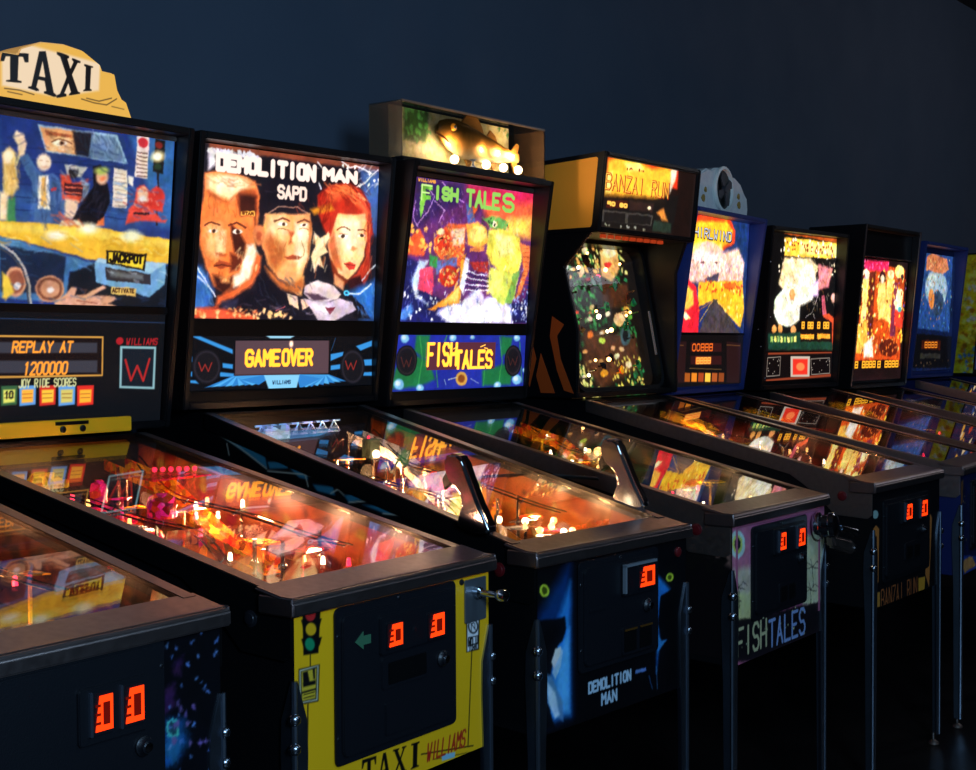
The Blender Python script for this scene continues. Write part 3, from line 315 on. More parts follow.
class Canvas:
    """a painted surface: colours are worked out per vertex of a fine grid"""
    def __init__(s, w, h, res, bg):
        s.w, s.h = w, h
        s.nx, s.ny = max(4, int(w/res)), max(4, int(h/res))
        s.ss = 2
        X = (np.arange(s.nx*2)+.5)*w/(s.nx*2); Y = (np.arange(s.ny*2)+.5)*h/(s.ny*2)
        s.X, s.Y = np.meshgrid(X, Y)
        s.img = np.zeros(s.X.shape+(3,)); s.img[:] = [int(bg[i:i+2], 16)/255 for i in (0, 2, 4)]
        s.px = w/(s.nx*2)
    def win(s, x0, y0, x1, y1):
        i0 = max(0, int(x0/s.px)-1); i1 = min(s.X.shape[1], int(x1/s.px)+2)
        py = s.h/(s.ny*2)
        j0 = max(0, int(y0/py)-1); j1 = min(s.X.shape[0], int(y1/py)+2)
        if i1 <= i0 or j1 <= j0: return None
        return (slice(j0, j1), slice(i0, i1))
    def blend(s, W, m, col):
        c = np.array([int(col[i:i+2], 16)/255 for i in (0, 2, 4)])
        s.img[W] = s.img[W]*(1-m[..., None])+c*m[..., None]
    def dist(s, W, pts, closed):
        X, Y = s.X[W], s.Y[W]; D = np.full(X.shape, 1e9); ins = np.zeros(X.shape, bool)
        n = len(pts)
        for k in range(n if closed else n-1):
            (ax, ay), (bx, by) = pts[k], pts[(k+1) % n]
            dx, dy = bx-ax, by-ay; L = dx*dx+dy*dy+1e-9
            t = np.clip(((X-ax)*dx+(Y-ay)*dy)/L, 0, 1)
            D = np.minimum(D, (X-ax-t*dx)**2+(Y-ay-t*dy)**2)
            if closed and ay != by:
                ins ^= ((ay > Y) != (by > Y)) & (X < dx*(Y-ay)/(by-ay)+ax)
        D = np.sqrt(D)
        return np.where(ins, -D, D) if closed else D
    def poly(s, col, pts, soft):
        soft = soft*.6+.7*s.px
        xs = [p[0] for p in pts]; ys = [p[1] for p in pts]
        W = s.win(min(xs)-soft, min(ys)-soft, max(xs)+soft, max(ys)+soft)
        if W is None: return
        s.blend(W, np.clip(.5-s.dist(W, pts, True)/(2*soft), 0, 1), col)
    def line(s, col, w, pts, soft, al=1.):
        soft = soft*.5+.7*s.px; r = w/2+soft
        xs = [p[0] for p in pts]; ys = [p[1] for p in pts]
        W = s.win(min(xs)-r, min(ys)-r, max(xs)+r, max(ys)+r)
        if W is None: return
        s.blend(W, np.clip(.5-(s.dist(W, pts, False)-w/2)/(2*soft), 0, 1)*al, col)
    def ell(s, col, cx, cy, ax, ay, bx, by, soft):
        r = abs(ax)+abs(bx)+soft+2; q = abs(ay)+abs(by)+soft+2
        W = s.win(cx-r, cy-q, cx+r, cy+q)
        if W is None: return
        det = ax*by-ay*bx
        if abs(det) < 1e-6: return
        X, Y = s.X[W]-cx, s.Y[W]-cy
        u = (X*by-Y*bx)/det; v = (Y*ax-X*ay)/det; d = np.sqrt(u*u+v*v)
        R = math.sqrt(abs(det)); k = (soft*.6+.8*s.px)/R
        s.blend(W, np.clip(.5-(d-1)/(2*k), 0, 1), col)
    def text(s, col, w, txt, x0, y0, x1, y1, sl=0):
        n = len(txt); adv = (x1-x0)/(n-.28); cw = adv*.72; h = y1-y0
        for i, ch in enumerate(txt):
            if ch not in FONT: continue
            for st in FONT[ch].split():
                pts = [(x0+i*adv+int(st[k])/4*cw+sl*(6-int(st[k+1]))/6*h*.6, y0+int(st[k+1])/6*h) for k in range(0, len(st)-1, 2)]
                s.line(col, w, pts, 0)
    def run(s, ops):
        for o in ops:
            k = o[0]
            if k == 'P': s.poly(o[1], list(zip(o[2][::2], o[2][1::2])), o[3])
            elif k == 'L': s.line(o[1], o[2]*.6, list(zip(o[3][::2], o[3][1::2])), o[4])
            elif k == 'E': s.ell(o[1], *o[2:])
            elif k == 'T': s.text(o[1], o[2], o[3], o[4], o[5], o[6], o[7], o[9])
            elif k == 'S':
                r = random.Random(o[3]); x0, x1 = sorted((o[4], o[6])); y0, y1 = sorted((o[5], o[7])); ln, an, w = o[8], o[9], o[10]
                for _ in range(o[2]):
                    x, y = r.uniform(x0, x1), r.uniform(y0, y1); a = math.radians(an+r.uniform(-22, 22)); q = ln*r.uniform(.3, .8)/2; b = r.uniform(-.3, .3)*q
                    c, d = math.cos(a), math.sin(a)
                    s.line(o[1], w*r.uniform(.5, 1.2), [(x-q*c, y-q*d), (x-b*d, y+b*c), (x+q*c, y+q*d)], 4, .5)
            elif k == 'N':
                r = random.Random(o[3]); x0, x1 = sorted((o[4], o[6])); y0, y1 = sorted((o[5], o[7])); z = o[8]*.7
                for _ in range(o[2]):
                    x, y = r.uniform(x0, x1), r.uniform(y0, y1); a = r.uniform(0, 6.28)
                    pts = []
                    for j in range(5):
                        b = a+j*1.257; q = z*r.uniform(.4, 1.3)
                        pts.append((x+q*math.cos(b), y+q*math.sin(b)*1.1))
                    s.poly(o[1], pts, o[9])
        return s
    def brush(s, amp=1.0, seed=1, rough=0.0):
        """airbrushed look of a printed picture: wavering edges, mottled tone and a painted-in lamp glow"""
        rg = np.random.RandomState(seed); H, W = s.X.shape
        def field(cell):
            gy, gx = int(s.h/cell)+3, int(s.w/cell)+3; G = rg.uniform(-1, 1, (gy, gx))
            y = s.Y/cell; x = s.X/cell; j = y.astype(int); i = x.astype(int); fy = y-j; fx = x-i
            fy = fy*fy*(3-2*fy); fx = fx*fx*(3-2*fx)
            return (G[j, i]*(1-fx)+G[j, i+1]*fx)*(1-fy)+(G[j+1, i]*(1-fx)+G[j+1, i+1]*fx)*fy
        dx = (field(7)*1.0+field(30)*2.6)*amp; dy = (field(7)*1.0+field(30)*2.6)*amp
        wx, wy = field(3.2), field(3.1)
        dx = dx+wx*rough*2.2; dy = dy+wy*rough*2.2
        ii = np.clip((s.X+dx)/s.w*W, 0, W-1).astype(int); jj = np.clip((s.Y+dy)/s.h*H, 0, H-1).astype(int)
        im = s.img[jj, ii]
        t = field(4)*.05+field(10)*.10+field(30)*.14
        im = im*(1+t*amp)[..., None]
        im[..., 0] *= 1+field(16)*.06*amp; im[..., 2] *= 1+field(14)*.12*amp
        # soften a little, screen in a blurred copy as lamp glow, lift contrast
        k = im.copy()
        for sh in (1, -1): k += np.roll(im, sh, 0)+np.roll(im, sh, 1)
        im = k/5
        g = im
        for st in (3, 6, 12, 20):
            g = (np.roll(g, st, 0)+np.roll(g, -st, 0)+np.roll(g, st, 1)+np.roll(g, -st, 1))/4
        im = 1-(1-np.clip(im, 0, 1))*(1-.16*np.clip(g, 0, 1))
        im = np.clip(im, 0, 1); im = im*(1-.25*amp)+(im*im*(3-2*im))*.25*amp
        s.img = np.clip(im, 0, 1); return s
    def colours(s):
        im = s.img.reshape(s.ny, 2, s.nx, 2, 3).mean((1, 3))
        return linear(im)

def grid_mesh(name, cv, f, mat, parent):
    """one painted sheet; f(u, v) places canvas millimetres in the machine"""
    im = cv.colours(); ny, nx = im.shape[:2]
    us = np.linspace(0, cv.w, nx); vs = np.linspace(0, cv.h, ny)
    U, V = np.meshgrid(us, vs)
    P = f(U.ravel(), V.ravel())
    me = bpy.data.meshes.new(name)
    me.vertices.add(nx*ny); me.vertices.foreach_set('co', np.ascontiguousarray(P, dtype=np.float32).ravel())
    idx = np.arange(nx*ny).reshape(ny, nx)
    q = np.stack([idx[1:, :-1], idx[1:, 1:], idx[:-1, 1:], idx[:-1, :-1]], -1).reshape(-1, 4)
    me.loops.add(q.size); me.loops.foreach_set('vertex_index', q.ravel().astype(np.int32))
    me.polygons.add(len(q)); me.polygons.foreach_set('loop_start', (np.arange(len(q))*4).astype(np.int32))
    me.update(calc_edges=True)
    at = me.color_attributes.new('Col', 'FLOAT_COLOR', 'POINT')
    c = np.ones((nx*ny, 4), np.float32); c[:, :3] = im.reshape(-1, 3)
    at.data.foreach_set('color', c.ravel())
    me.materials.append(mat)
    o = bpy.data.objects.new(name, me); COL.objects.link(o); o.parent = parent
    return o

def art_canvas(key):
    bg, res, b, ops = ART[key]
    first = [o for o in ops if o[0] != 'T']
    cv = Canvas((b[1]-b[0])*1000, (b[3]-b[2])*1000, res, bg).run(first)
    a = BRUSH.get(key, 0)
    if a: cv.brush(a, len(ops), ROUGH.get(key, .3))
    cv.run([o for o in ops if o[0] == 'T'])
    return cv, b
ROUGH = {'dm_glass': .35, 'tx_glass': .35, 'ft_glass': 1.1, 'ww_glass': 1.4, 'b6_glass': 1.3, 'b7_glass': 1.8, 'b8_glass': 1.6, 'br_field': 1.2, 'br_head': .8, 'b9_side': 1.5, 'ft_case': 1.2, 'ft_front': 1, 'm0_front': 1.2}
BRUSH = {'tx_glass': .7, 'dm_glass': .8, 'ft_glass': 1.1, 'ww_glass': 1.3, 'b6_glass': 1.2, 'b7_glass': 1.3, 'b8_glass': 1.4, 'br_head': .8, 'br_field': 1.3, 'ft_panel': .5, 'ft_case': 1.2, 'ft_front': .6, 'dm_front': .5, 'b9_side': 1.5, 'm0_front': 1, 'ww_front': 1}

def art_plane(name, key, P0, P1, mat, parent, off=0.0):
    """painted sheet on the sloping plane through P0=(y,z) and P1; off moves it towards the player"""
    cv, b = art_canvas(key)
    L = math.hypot(P1[0]-P0[0], P1[1]-P0[1]); dy, dz = (P1[0]-P0[0])/L, (P1[1]-P0[1])/L
    def f(U, V):
        v = b[3]-V/1000
        return np.stack([b[0]+U/1000, P0[0]+v*dy-off*dz, P0[1]+v*dz+off*dy], -1)
    return grid_mesh(name, cv, f, mat, parent)

def art_side(name, key, x, mat, parent, clip=None):
    """painted sheet on a cabinet's left side; clip(y) gives the top edge of the panel there"""
    cv, b = art_canvas(key)
    def f(U, V):
        y = b[1]-U/1000; z = b[3]-V/1000
        if clip:
            lo, hi = clip(y)
            z = lo+(z-b[2])/(b[3]-b[2])*(hi-lo) if False else np.clip(z, lo, hi)
        return np.stack([np.full_like(y, x), y, z], -1)
    return grid_mesh(name, cv, f, mat, parent)

# ---- materials
def mat(name, col, rough=.5, metal=0., emit=None, es=1., spec=.5, coat=0., bump=None, noise=None):
    m = bpy.data.materials.new(name); m.use_nodes = True
    nt = m.node_tree; b = nt.nodes['Principled BSDF']
    c = hexlin(col)+[1]
    b.inputs['Base Color'].default_value = c
    b.inputs['Roughness'].default_value = rough; b.inputs['Metallic'].default_value = metal
    b.inputs['Specular IOR Level'].default_value = spec; b.inputs['Coat Weight'].default_value = coat
    if emit:
        b.inputs['Emission Color'].default_value = hexlin(emit)+[1]; b.inputs['Emission Strength'].default_value = es
    if bump or noise:
        t = nt.nodes.new('ShaderNodeTexCoord'); n = nt.nodes.new('ShaderNodeTexNoise')
        n.inputs['Scale'].default_value = (bump or noise)[0]; n.inputs['Detail'].default_value = 6
        nt.links.new(t.outputs['Object'], n.inputs['Vector'])
        if bump:
            bp = nt.nodes.new('ShaderNodeBump'); bp.inputs['Strength'].default_value = bump[1]; bp.inputs['Distance'].default_value = .002
            nt.links.new(n.outputs['Fac'], bp.inputs['Height']); nt.links.new(bp.outputs['Normal'], b.inputs['Normal'])
        if noise:
            r = nt.nodes.new('ShaderNodeMixRGB'); r.inputs[1].default_value = c
            r.inputs[2].default_value = hexlin(noise[1])+[1]; nt.links.new(n.outputs['Fac'], r.inputs[0]); nt.links.new(r.outputs[0], b.inputs['Base Color'])
            q = nt.nodes.new('ShaderNodeMapRange'); q.inputs[3].default_value = rough*.8; q.inputs[4].default_value = min(1, rough*1.3)
            nt.links.new(n.outputs['Fac'], q.inputs[0]); nt.links.new(q.outputs[0], b.inputs['Roughness'])
    return m

def art_mat(name, emit=0., rough=.35):
    m = bpy.data.materials.new(name); m.use_nodes = True
    nt = m.node_tree; b = nt.nodes['Principled BSDF']
    a = nt.nodes.new('ShaderNodeAttribute'); a.attribute_name = 'Col'
    b.inputs['Roughness'].default_value = rough; b.inputs['Specular IOR Level'].default_value = .4
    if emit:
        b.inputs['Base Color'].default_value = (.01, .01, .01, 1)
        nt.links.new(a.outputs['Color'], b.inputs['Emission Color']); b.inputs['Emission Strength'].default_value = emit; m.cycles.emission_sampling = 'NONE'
    else:
        nt.links.new(a.outputs['Color'], b.inputs['Base Color'])
    return m

def glass_mat(name, tint='ffffff', gain=1.0, base=.04, rough=.0):
    """clear sheet: mirror that strengthens towards grazing view, over see-through"""
    m = bpy.data.materials.new(name); m.use_nodes = True; nt = m.node_tree; nt.nodes.clear()
    o = nt.nodes.new('ShaderNodeOutputMaterial'); t = nt.nodes.new('ShaderNodeBsdfTransparent'); g = nt.nodes.new('ShaderNodeBsdfGlossy')
    g.inputs['Roughness'].default_value = rough; t.inputs['Color'].default_value = hexlin(tint)+[1]
    lw = nt.nodes.new('ShaderNodeLayerWeight'); lw.inputs['Blend'].default_value = .5
    pw = nt.nodes.new('ShaderNodeMath'); pw.operation = 'POWER'; pw.inputs[1].default_value = 4
    mu = nt.nodes.new('ShaderNodeMath'); mu.operation = 'MULTIPLY_ADD'; mu.inputs[1].default_value = gain; mu.inputs[2].default_value = base; mu.use_clamp = True
    mx = nt.nodes.new('ShaderNodeMixShader')
    nt.links.new(lw.outputs['Facing'], pw.inputs[0]); nt.links.new(pw.outputs[0], mu.inputs[0]); nt.links.new(mu.outputs[0], mx.inputs[0])
    nt.links.new(t.outputs[0], mx.inputs[1]); nt.links.new(g.outputs[0], mx.inputs[2]); nt.links.new(mx.outputs[0], o.inputs[0])
    return m

# ---- mesh builder
class MB:
    def __init__(s): s.v = []; s.f = []; s.m = []; s.c = []
    def add(s, vs, fs, mi=0):
        k = len(s.v); s.c.append(k); s.v += [tuple(p) for p in vs]; s.f += [[i+k for i in f] for f in fs]; s.m += [mi]*len(fs); return s
    def box(s, x0, x1, y0, y1, z0, z1, mi=0):
        return s.add([(x, y, z) for x in (x0, x1) for y in (y0, y1) for z in (z0, z1)],
                     [(0, 1, 3, 2), (4, 6, 7, 5), (0, 4, 5, 1), (2, 3, 7, 6), (0, 2, 6, 4), (1, 5, 7, 3)], mi)
    def prism(s, pts, a, b, ax='x', mi=0):
        """polygon extruded along ax from a to b; pts in the two other axes"""
        def P(p, t): return {'x': (t, p[0], p[1]), 'y': (p[0], t, p[1]), 'z': (p[0], p[1], t)}[ax]
        n = len(pts)
        return s.add([P(p, a) for p in pts]+[P(p, b) for p in pts],
                     [list(range(n))[::-1], list(range(n, 2*n))]+[[i, (i+1) % n, n+(i+1) % n, n+i] for i in range(n)], mi)
    def cyl(s, p0, p1, r0, r1=None, n=16, mi=0):
        r1 = r0 if r1 is None else r1
        p0, p1 = Vector(p0), Vector(p1); d = (p1-p0).normalized()
        u = d.orthogonal().normalized(); w = d.cross(u)
        vs = [p+(u*math.cos(a)+w*math.sin(a))*r for p, r in ((p0, r0), (p1, r1)) for a in [2*PI*k/n for k in range(n)]]
        return s.add(vs, [list(range(n))[::-1], list(range(n, 2*n))]+[[i, (i+1) % n, n+(i+1) % n, n+i] for i in range(n)], mi)
    def lathe(s, prof, c, ax=(0, 0, 1), n=20, mi=0):
        d = Vector(ax).normalized(); u = d.orthogonal().normalized(); w = d.cross(u); c = Vector(c)
        vs = [c+d*h+(u*math.cos(2*PI*k/n)+w*math.sin(2*PI*k/n))*r for r, h in prof for k in range(n)]
        fs = [[j*n+i, j*n+(i+1) % n, (j+1)*n+(i+1) % n, (j+1)*n+i] for j in range(len(prof)-1) for i in range(n)]
        m = len(prof)-1
        return s.add(vs, fs+[list(range(n))[::-1], list(range(m*n, m*n+n))], mi)
    def ball(s, c, r, n=12, sx=1, sy=1, sz=1, mi=0):
        vs = []; fs = []
        for j in range(n//2+1):
            t = PI*j/(n//2)
            for k in range(n):
                p = 2*PI*k/n; vs.append((c[0]+r*sx*math.sin(t)*math.cos(p), c[1]+r*sy*math.sin(t)*math.sin(p), c[2]+r*sz*math.cos(t)))
        for j in range(n//2):
            for k in range(n): fs.append([j*n+k, (j+1)*n+k, (j+1)*n+(k+1) % n, j*n+(k+1) % n])
        return s.add(vs, fs, mi)
    def tube(s, path, r, n=8, mi=0):
        path = [Vector(p) for p in path]; rings = []
        up = Vector((0, 0, 1))
        for i, p in enumerate(path):
            d = (path[min(i+1, len(path)-1)]-path[max(i-1, 0)]).normalized()
            u = d.cross(up); u = u.normalized() if u.length > .05 else d.orthogonal().normalized(); w = d.cross(u)
            rr = r[i] if isinstance(r, (list, tuple)) else r
            rings += [p+(u*math.cos(2*PI*k/n)+w*math.sin(2*PI*k/n))*rr for k in range(n)]
        m = len(path)
        fs = [[j*n+i, j*n+(i+1) % n, (j+1)*n+(i+1) % n, (j+1)*n+i] for j in range(m-1) for i in range(n)]
        return s.add(rings, fs+[list(range(n))[::-1], list(range((m-1)*n, m*n))], mi)
    def build(s, name, mats, parent=None, bevel=0., smooth=True, seg=2):
        me = bpy.data.meshes.new(name); me.from_pydata(s.v, [], s.f)
        for m in (mats if isinstance(mats, (list, tuple)) else [mats]): me.materials.append(m)
        me.polygons.foreach_set('material_index', s.m)
        bm = bmesh.new(); bm.from_mesh(me)
        bm.verts.ensure_lookup_table(); al = list(bm.verts)
        for a, b in zip(s.c, s.c[1:]+[len(al)]):
            bmesh.ops.remove_doubles(bm, verts=al[a:b], dist=1e-5)
        bmesh.ops.recalc_face_normals(bm, faces=bm.faces)
        if bevel:
            es = [e for e in bm.edges if len(e.link_faces) == 2 and e.calc_face_angle(0) > .5]
            bmesh.ops.bevel(bm, geom=es, offset=bevel, segments=seg, affect='EDGES', clamp_overlap=True)
        bm.to_mesh(me); bm.free()
        if smooth:
            me.polygons.foreach_set('use_smooth', [True]*len(me.polygons)); me.set_sharp_from_angle(angle=math.radians(38))
        o = bpy.data.objects.new(name, me); COL.objects.link(o); o.parent = parent
        if bevel and smooth:
            wn = o.modifiers.new('weighted_normal', 'WEIGHTED_NORMAL'); wn.keep_sharp = True
        return o

def rrect(x0, x1, z0, z1, r, n=4):
    pts = []
    for cx, cz, a in ((x1-r, z0+r, -PI/2), (x1-r, z1-r, 0), (x0+r, z1-r, PI/2), (x0+r, z0+r, PI)):
        pts += [(cx+r*math.cos(a+PI/2*k/n), cz+r*math.sin(a+PI/2*k/n)) for k in range(n+1)]
    return pts

def arc(cx, cy, r, a0, a1, n, z=0):
    return [(cx+r*math.cos(a0+(a1-a0)*k/n), cy+r*math.sin(a0+(a1-a0)*k/n), z) for k in range(n+1)]

YW = 3.12
def LIGHTS():
    area('window_light', (.3, -1.0, 2.0), (3.0, 3.1, 1.6), .6, (.40, .70, 1.08), 66)
    area('unseen_overhead_light', (2.6, -.8, 3.4), (4.2, 2.5, .8), 1.2, (.44, .74, 1.05), 26)
    area('unseen_overhead_light', (8.5, 0.5, 3.4), (8.0, 3.1, 1.8), 1.2, (.85, .87, 1), 16)  # unseen, added to brighten the right end of the wall

# ---------------------------------------------------------------- materials
M = {}
M['black'] = mat('black_laminate', '0b0a0c', .38, spec=.4, bump=(180, .15))
M['trim'] = mat('black_trim', '0a0a0b', .3, spec=.5)
M['inner'] = mat('cabinet_inside', '3a2216', .55)
M['steel'] = mat('brushed_steel', 'bca8a4', .34, 1., noise=(60, 'a49490'))
M['dsteel'] = mat('dark_steel', 'a09088', .42, 1., noise=(60, '887870'))
M['chrome'] = mat('chrome', 'b8bcc2', .12, 1.)
M['leg'] = mat('chromed_leg', 'b4c0d0', .3, 1., noise=(25, '8894a4'))
M['door'] = mat('coin_door_black', '0c0e14', .42, spec=.6, bump=(420, .2))
M['slot'] = mat('slot_chrome', '8890a0', .25, .9)
M['screw'] = mat('screw_steel', 'a0a4ac', .25, 1.)
M['blue'] = mat('blue_laminate', '1c3478', .4)
M['bluedeep'] = mat('deep_blue_laminate', '101c50', .4)
M['rail_in'] = mat('white_button', 'c8ccd0', .3)
M['redbtn'] = mat('red_button', '5e1216', .35, coat=.3)
M['blackbtn'] = mat('dark_button', '1a1a1e', .3)
M['rubber'] = mat('rubber_foot', '0a0a0a', .7)
M['yellow'] = mat('yellow_paint', 'f0b414', .4)
M['lit_orange'] = mat('lit_orange_window', '30100a', .3, emit='ff3808', es=2.0)
M['lit_red'] = mat('dark_red_window', '1a0606', .3, emit='a01804', es=.35)
M['art_lit'] = art_mat('self_lit_print', 1.0, .22)
M['art_lit2'] = art_mat('backlit_print_bright', 1.3, .22)
M['art_lit3'] = art_mat('bright_marquee_print', 1.45, .22)
M['art_dim'] = art_mat('dimly_backlit_print', .55, .22)
M['display'] = art_mat('glowing_display', 2.5, .25)
M['print'] = art_mat('printed_panel', 0, .38)
M['glass'] = glass_mat('playfield_glass', 'f4f0ea', 1.15, .02)
M['case'] = glass_mat('clear_case', 'e8e0d4', .5, .02)
M['case_side'] = glass_mat('smoked_case', '9a8878', .6, .06)
def smoked(name, col, clear):
    m = bpy.data.materials.new(name); m.use_nodes = True; nt = m.node_tree; b = nt.nodes['Principled BSDF']
    b.inputs['Base Color'].default_value = hexlin(col)+[1]; b.inputs['Roughness'].default_value = .35; b.inputs['Alpha'].default_value = 1-clear
    return m
M['smoked'] = smoked('smoked_plastic', '745c48', .35)
M['wire'] = mat('wire_chrome', 'c8c0b8', .15, 1.)
M['board'] = art_mat('glowing_playfield_print', .12, .25)  # whole board glows faintly, standing in for bulb light on it
M['inprint'] = art_mat('inside_wall_print', 0, .3)

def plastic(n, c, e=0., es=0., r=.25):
    """moulded plastic with a printed pattern of cells in neighbouring hues, self-lit in place of bulb light"""
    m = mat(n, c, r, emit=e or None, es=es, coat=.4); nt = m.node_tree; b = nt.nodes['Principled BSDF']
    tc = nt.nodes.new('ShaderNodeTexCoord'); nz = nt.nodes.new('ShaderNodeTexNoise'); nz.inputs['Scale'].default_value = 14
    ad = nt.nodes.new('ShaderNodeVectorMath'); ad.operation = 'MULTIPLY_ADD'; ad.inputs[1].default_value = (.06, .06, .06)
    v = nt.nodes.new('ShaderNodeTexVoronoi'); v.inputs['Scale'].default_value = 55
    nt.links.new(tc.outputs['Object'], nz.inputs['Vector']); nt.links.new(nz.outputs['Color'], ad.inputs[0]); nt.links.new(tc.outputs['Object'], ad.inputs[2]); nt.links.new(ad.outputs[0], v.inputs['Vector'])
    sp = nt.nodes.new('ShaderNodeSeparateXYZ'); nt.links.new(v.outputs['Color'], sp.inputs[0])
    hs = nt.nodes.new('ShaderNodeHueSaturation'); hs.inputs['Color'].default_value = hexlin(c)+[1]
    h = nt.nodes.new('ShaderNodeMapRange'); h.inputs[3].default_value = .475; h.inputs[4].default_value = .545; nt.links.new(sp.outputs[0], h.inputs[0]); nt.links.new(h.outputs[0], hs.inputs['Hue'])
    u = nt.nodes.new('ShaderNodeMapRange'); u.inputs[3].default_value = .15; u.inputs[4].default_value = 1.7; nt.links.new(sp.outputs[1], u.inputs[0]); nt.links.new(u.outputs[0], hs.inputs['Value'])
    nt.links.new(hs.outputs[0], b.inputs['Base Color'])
    if e: nt.links.new(hs.outputs[0], b.inputs['Emission Color'])  # glow of the plastic itself replaces light from nearby bulbs
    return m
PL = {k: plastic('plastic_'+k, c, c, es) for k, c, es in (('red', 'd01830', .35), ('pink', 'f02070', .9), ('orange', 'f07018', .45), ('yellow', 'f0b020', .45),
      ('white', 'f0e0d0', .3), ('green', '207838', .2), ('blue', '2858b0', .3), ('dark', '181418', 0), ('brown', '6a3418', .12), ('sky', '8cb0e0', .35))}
BULB = {'warm': mat('lit_bulb', 'fff0d0', .3, emit='ffb868', es=7), 'white': mat('white_lit_bulb', 'fffff0', .3, emit='ffe8c0', es=14), 'red': mat('red_lit_bulb', 'ff8090', .3, emit='ff2850', es=6)}

# ---------------------------------------------------------------- light helpers
def point(name, loc, parent, col, e, r=.02):
    l = bpy.data.lights.new(name, 'POINT'); l.energy = e; l.color = col; l.shadow_soft_size = r
    o = bpy.data.objects.new(name, l); COL.objects.link(o); o.parent = parent; o.location = loc
    return o

THEMES = {
 'dusk':   (['red', 'blue', 'dark', 'orange', 'white', 'dark'], (1, .45, .22), ['401c10', 'a04018', '203050', '803818', 'c87028', '181018']),
 'cab':    (['red', 'pink', 'yellow', 'orange', 'white', 'red'], (1, .50, .28), ['c03828', 'f08030', 'f8c050', 'd02858', '702030', 'e86838']),
 'fire':   (['orange', 'yellow', 'brown', 'white', 'dark', 'orange'], (1, .55, .25), ['f07020', 'ffb040', 'c04818', 'ffe090', '603018', 'e05020']),
 'river':  (['green', 'brown', 'dark', 'orange', 'green', 'yellow'], (1, .62, .32), ['204828', '703820', '306838', 'a06028', 'd09840', '182018']),
 'ember':  (['red', 'orange', 'dark', 'yellow', 'red', 'white'], (1, .42, .2), ['a02010', 'f06020', '301010', 'ffb030', 'd03818', '602010']),
}

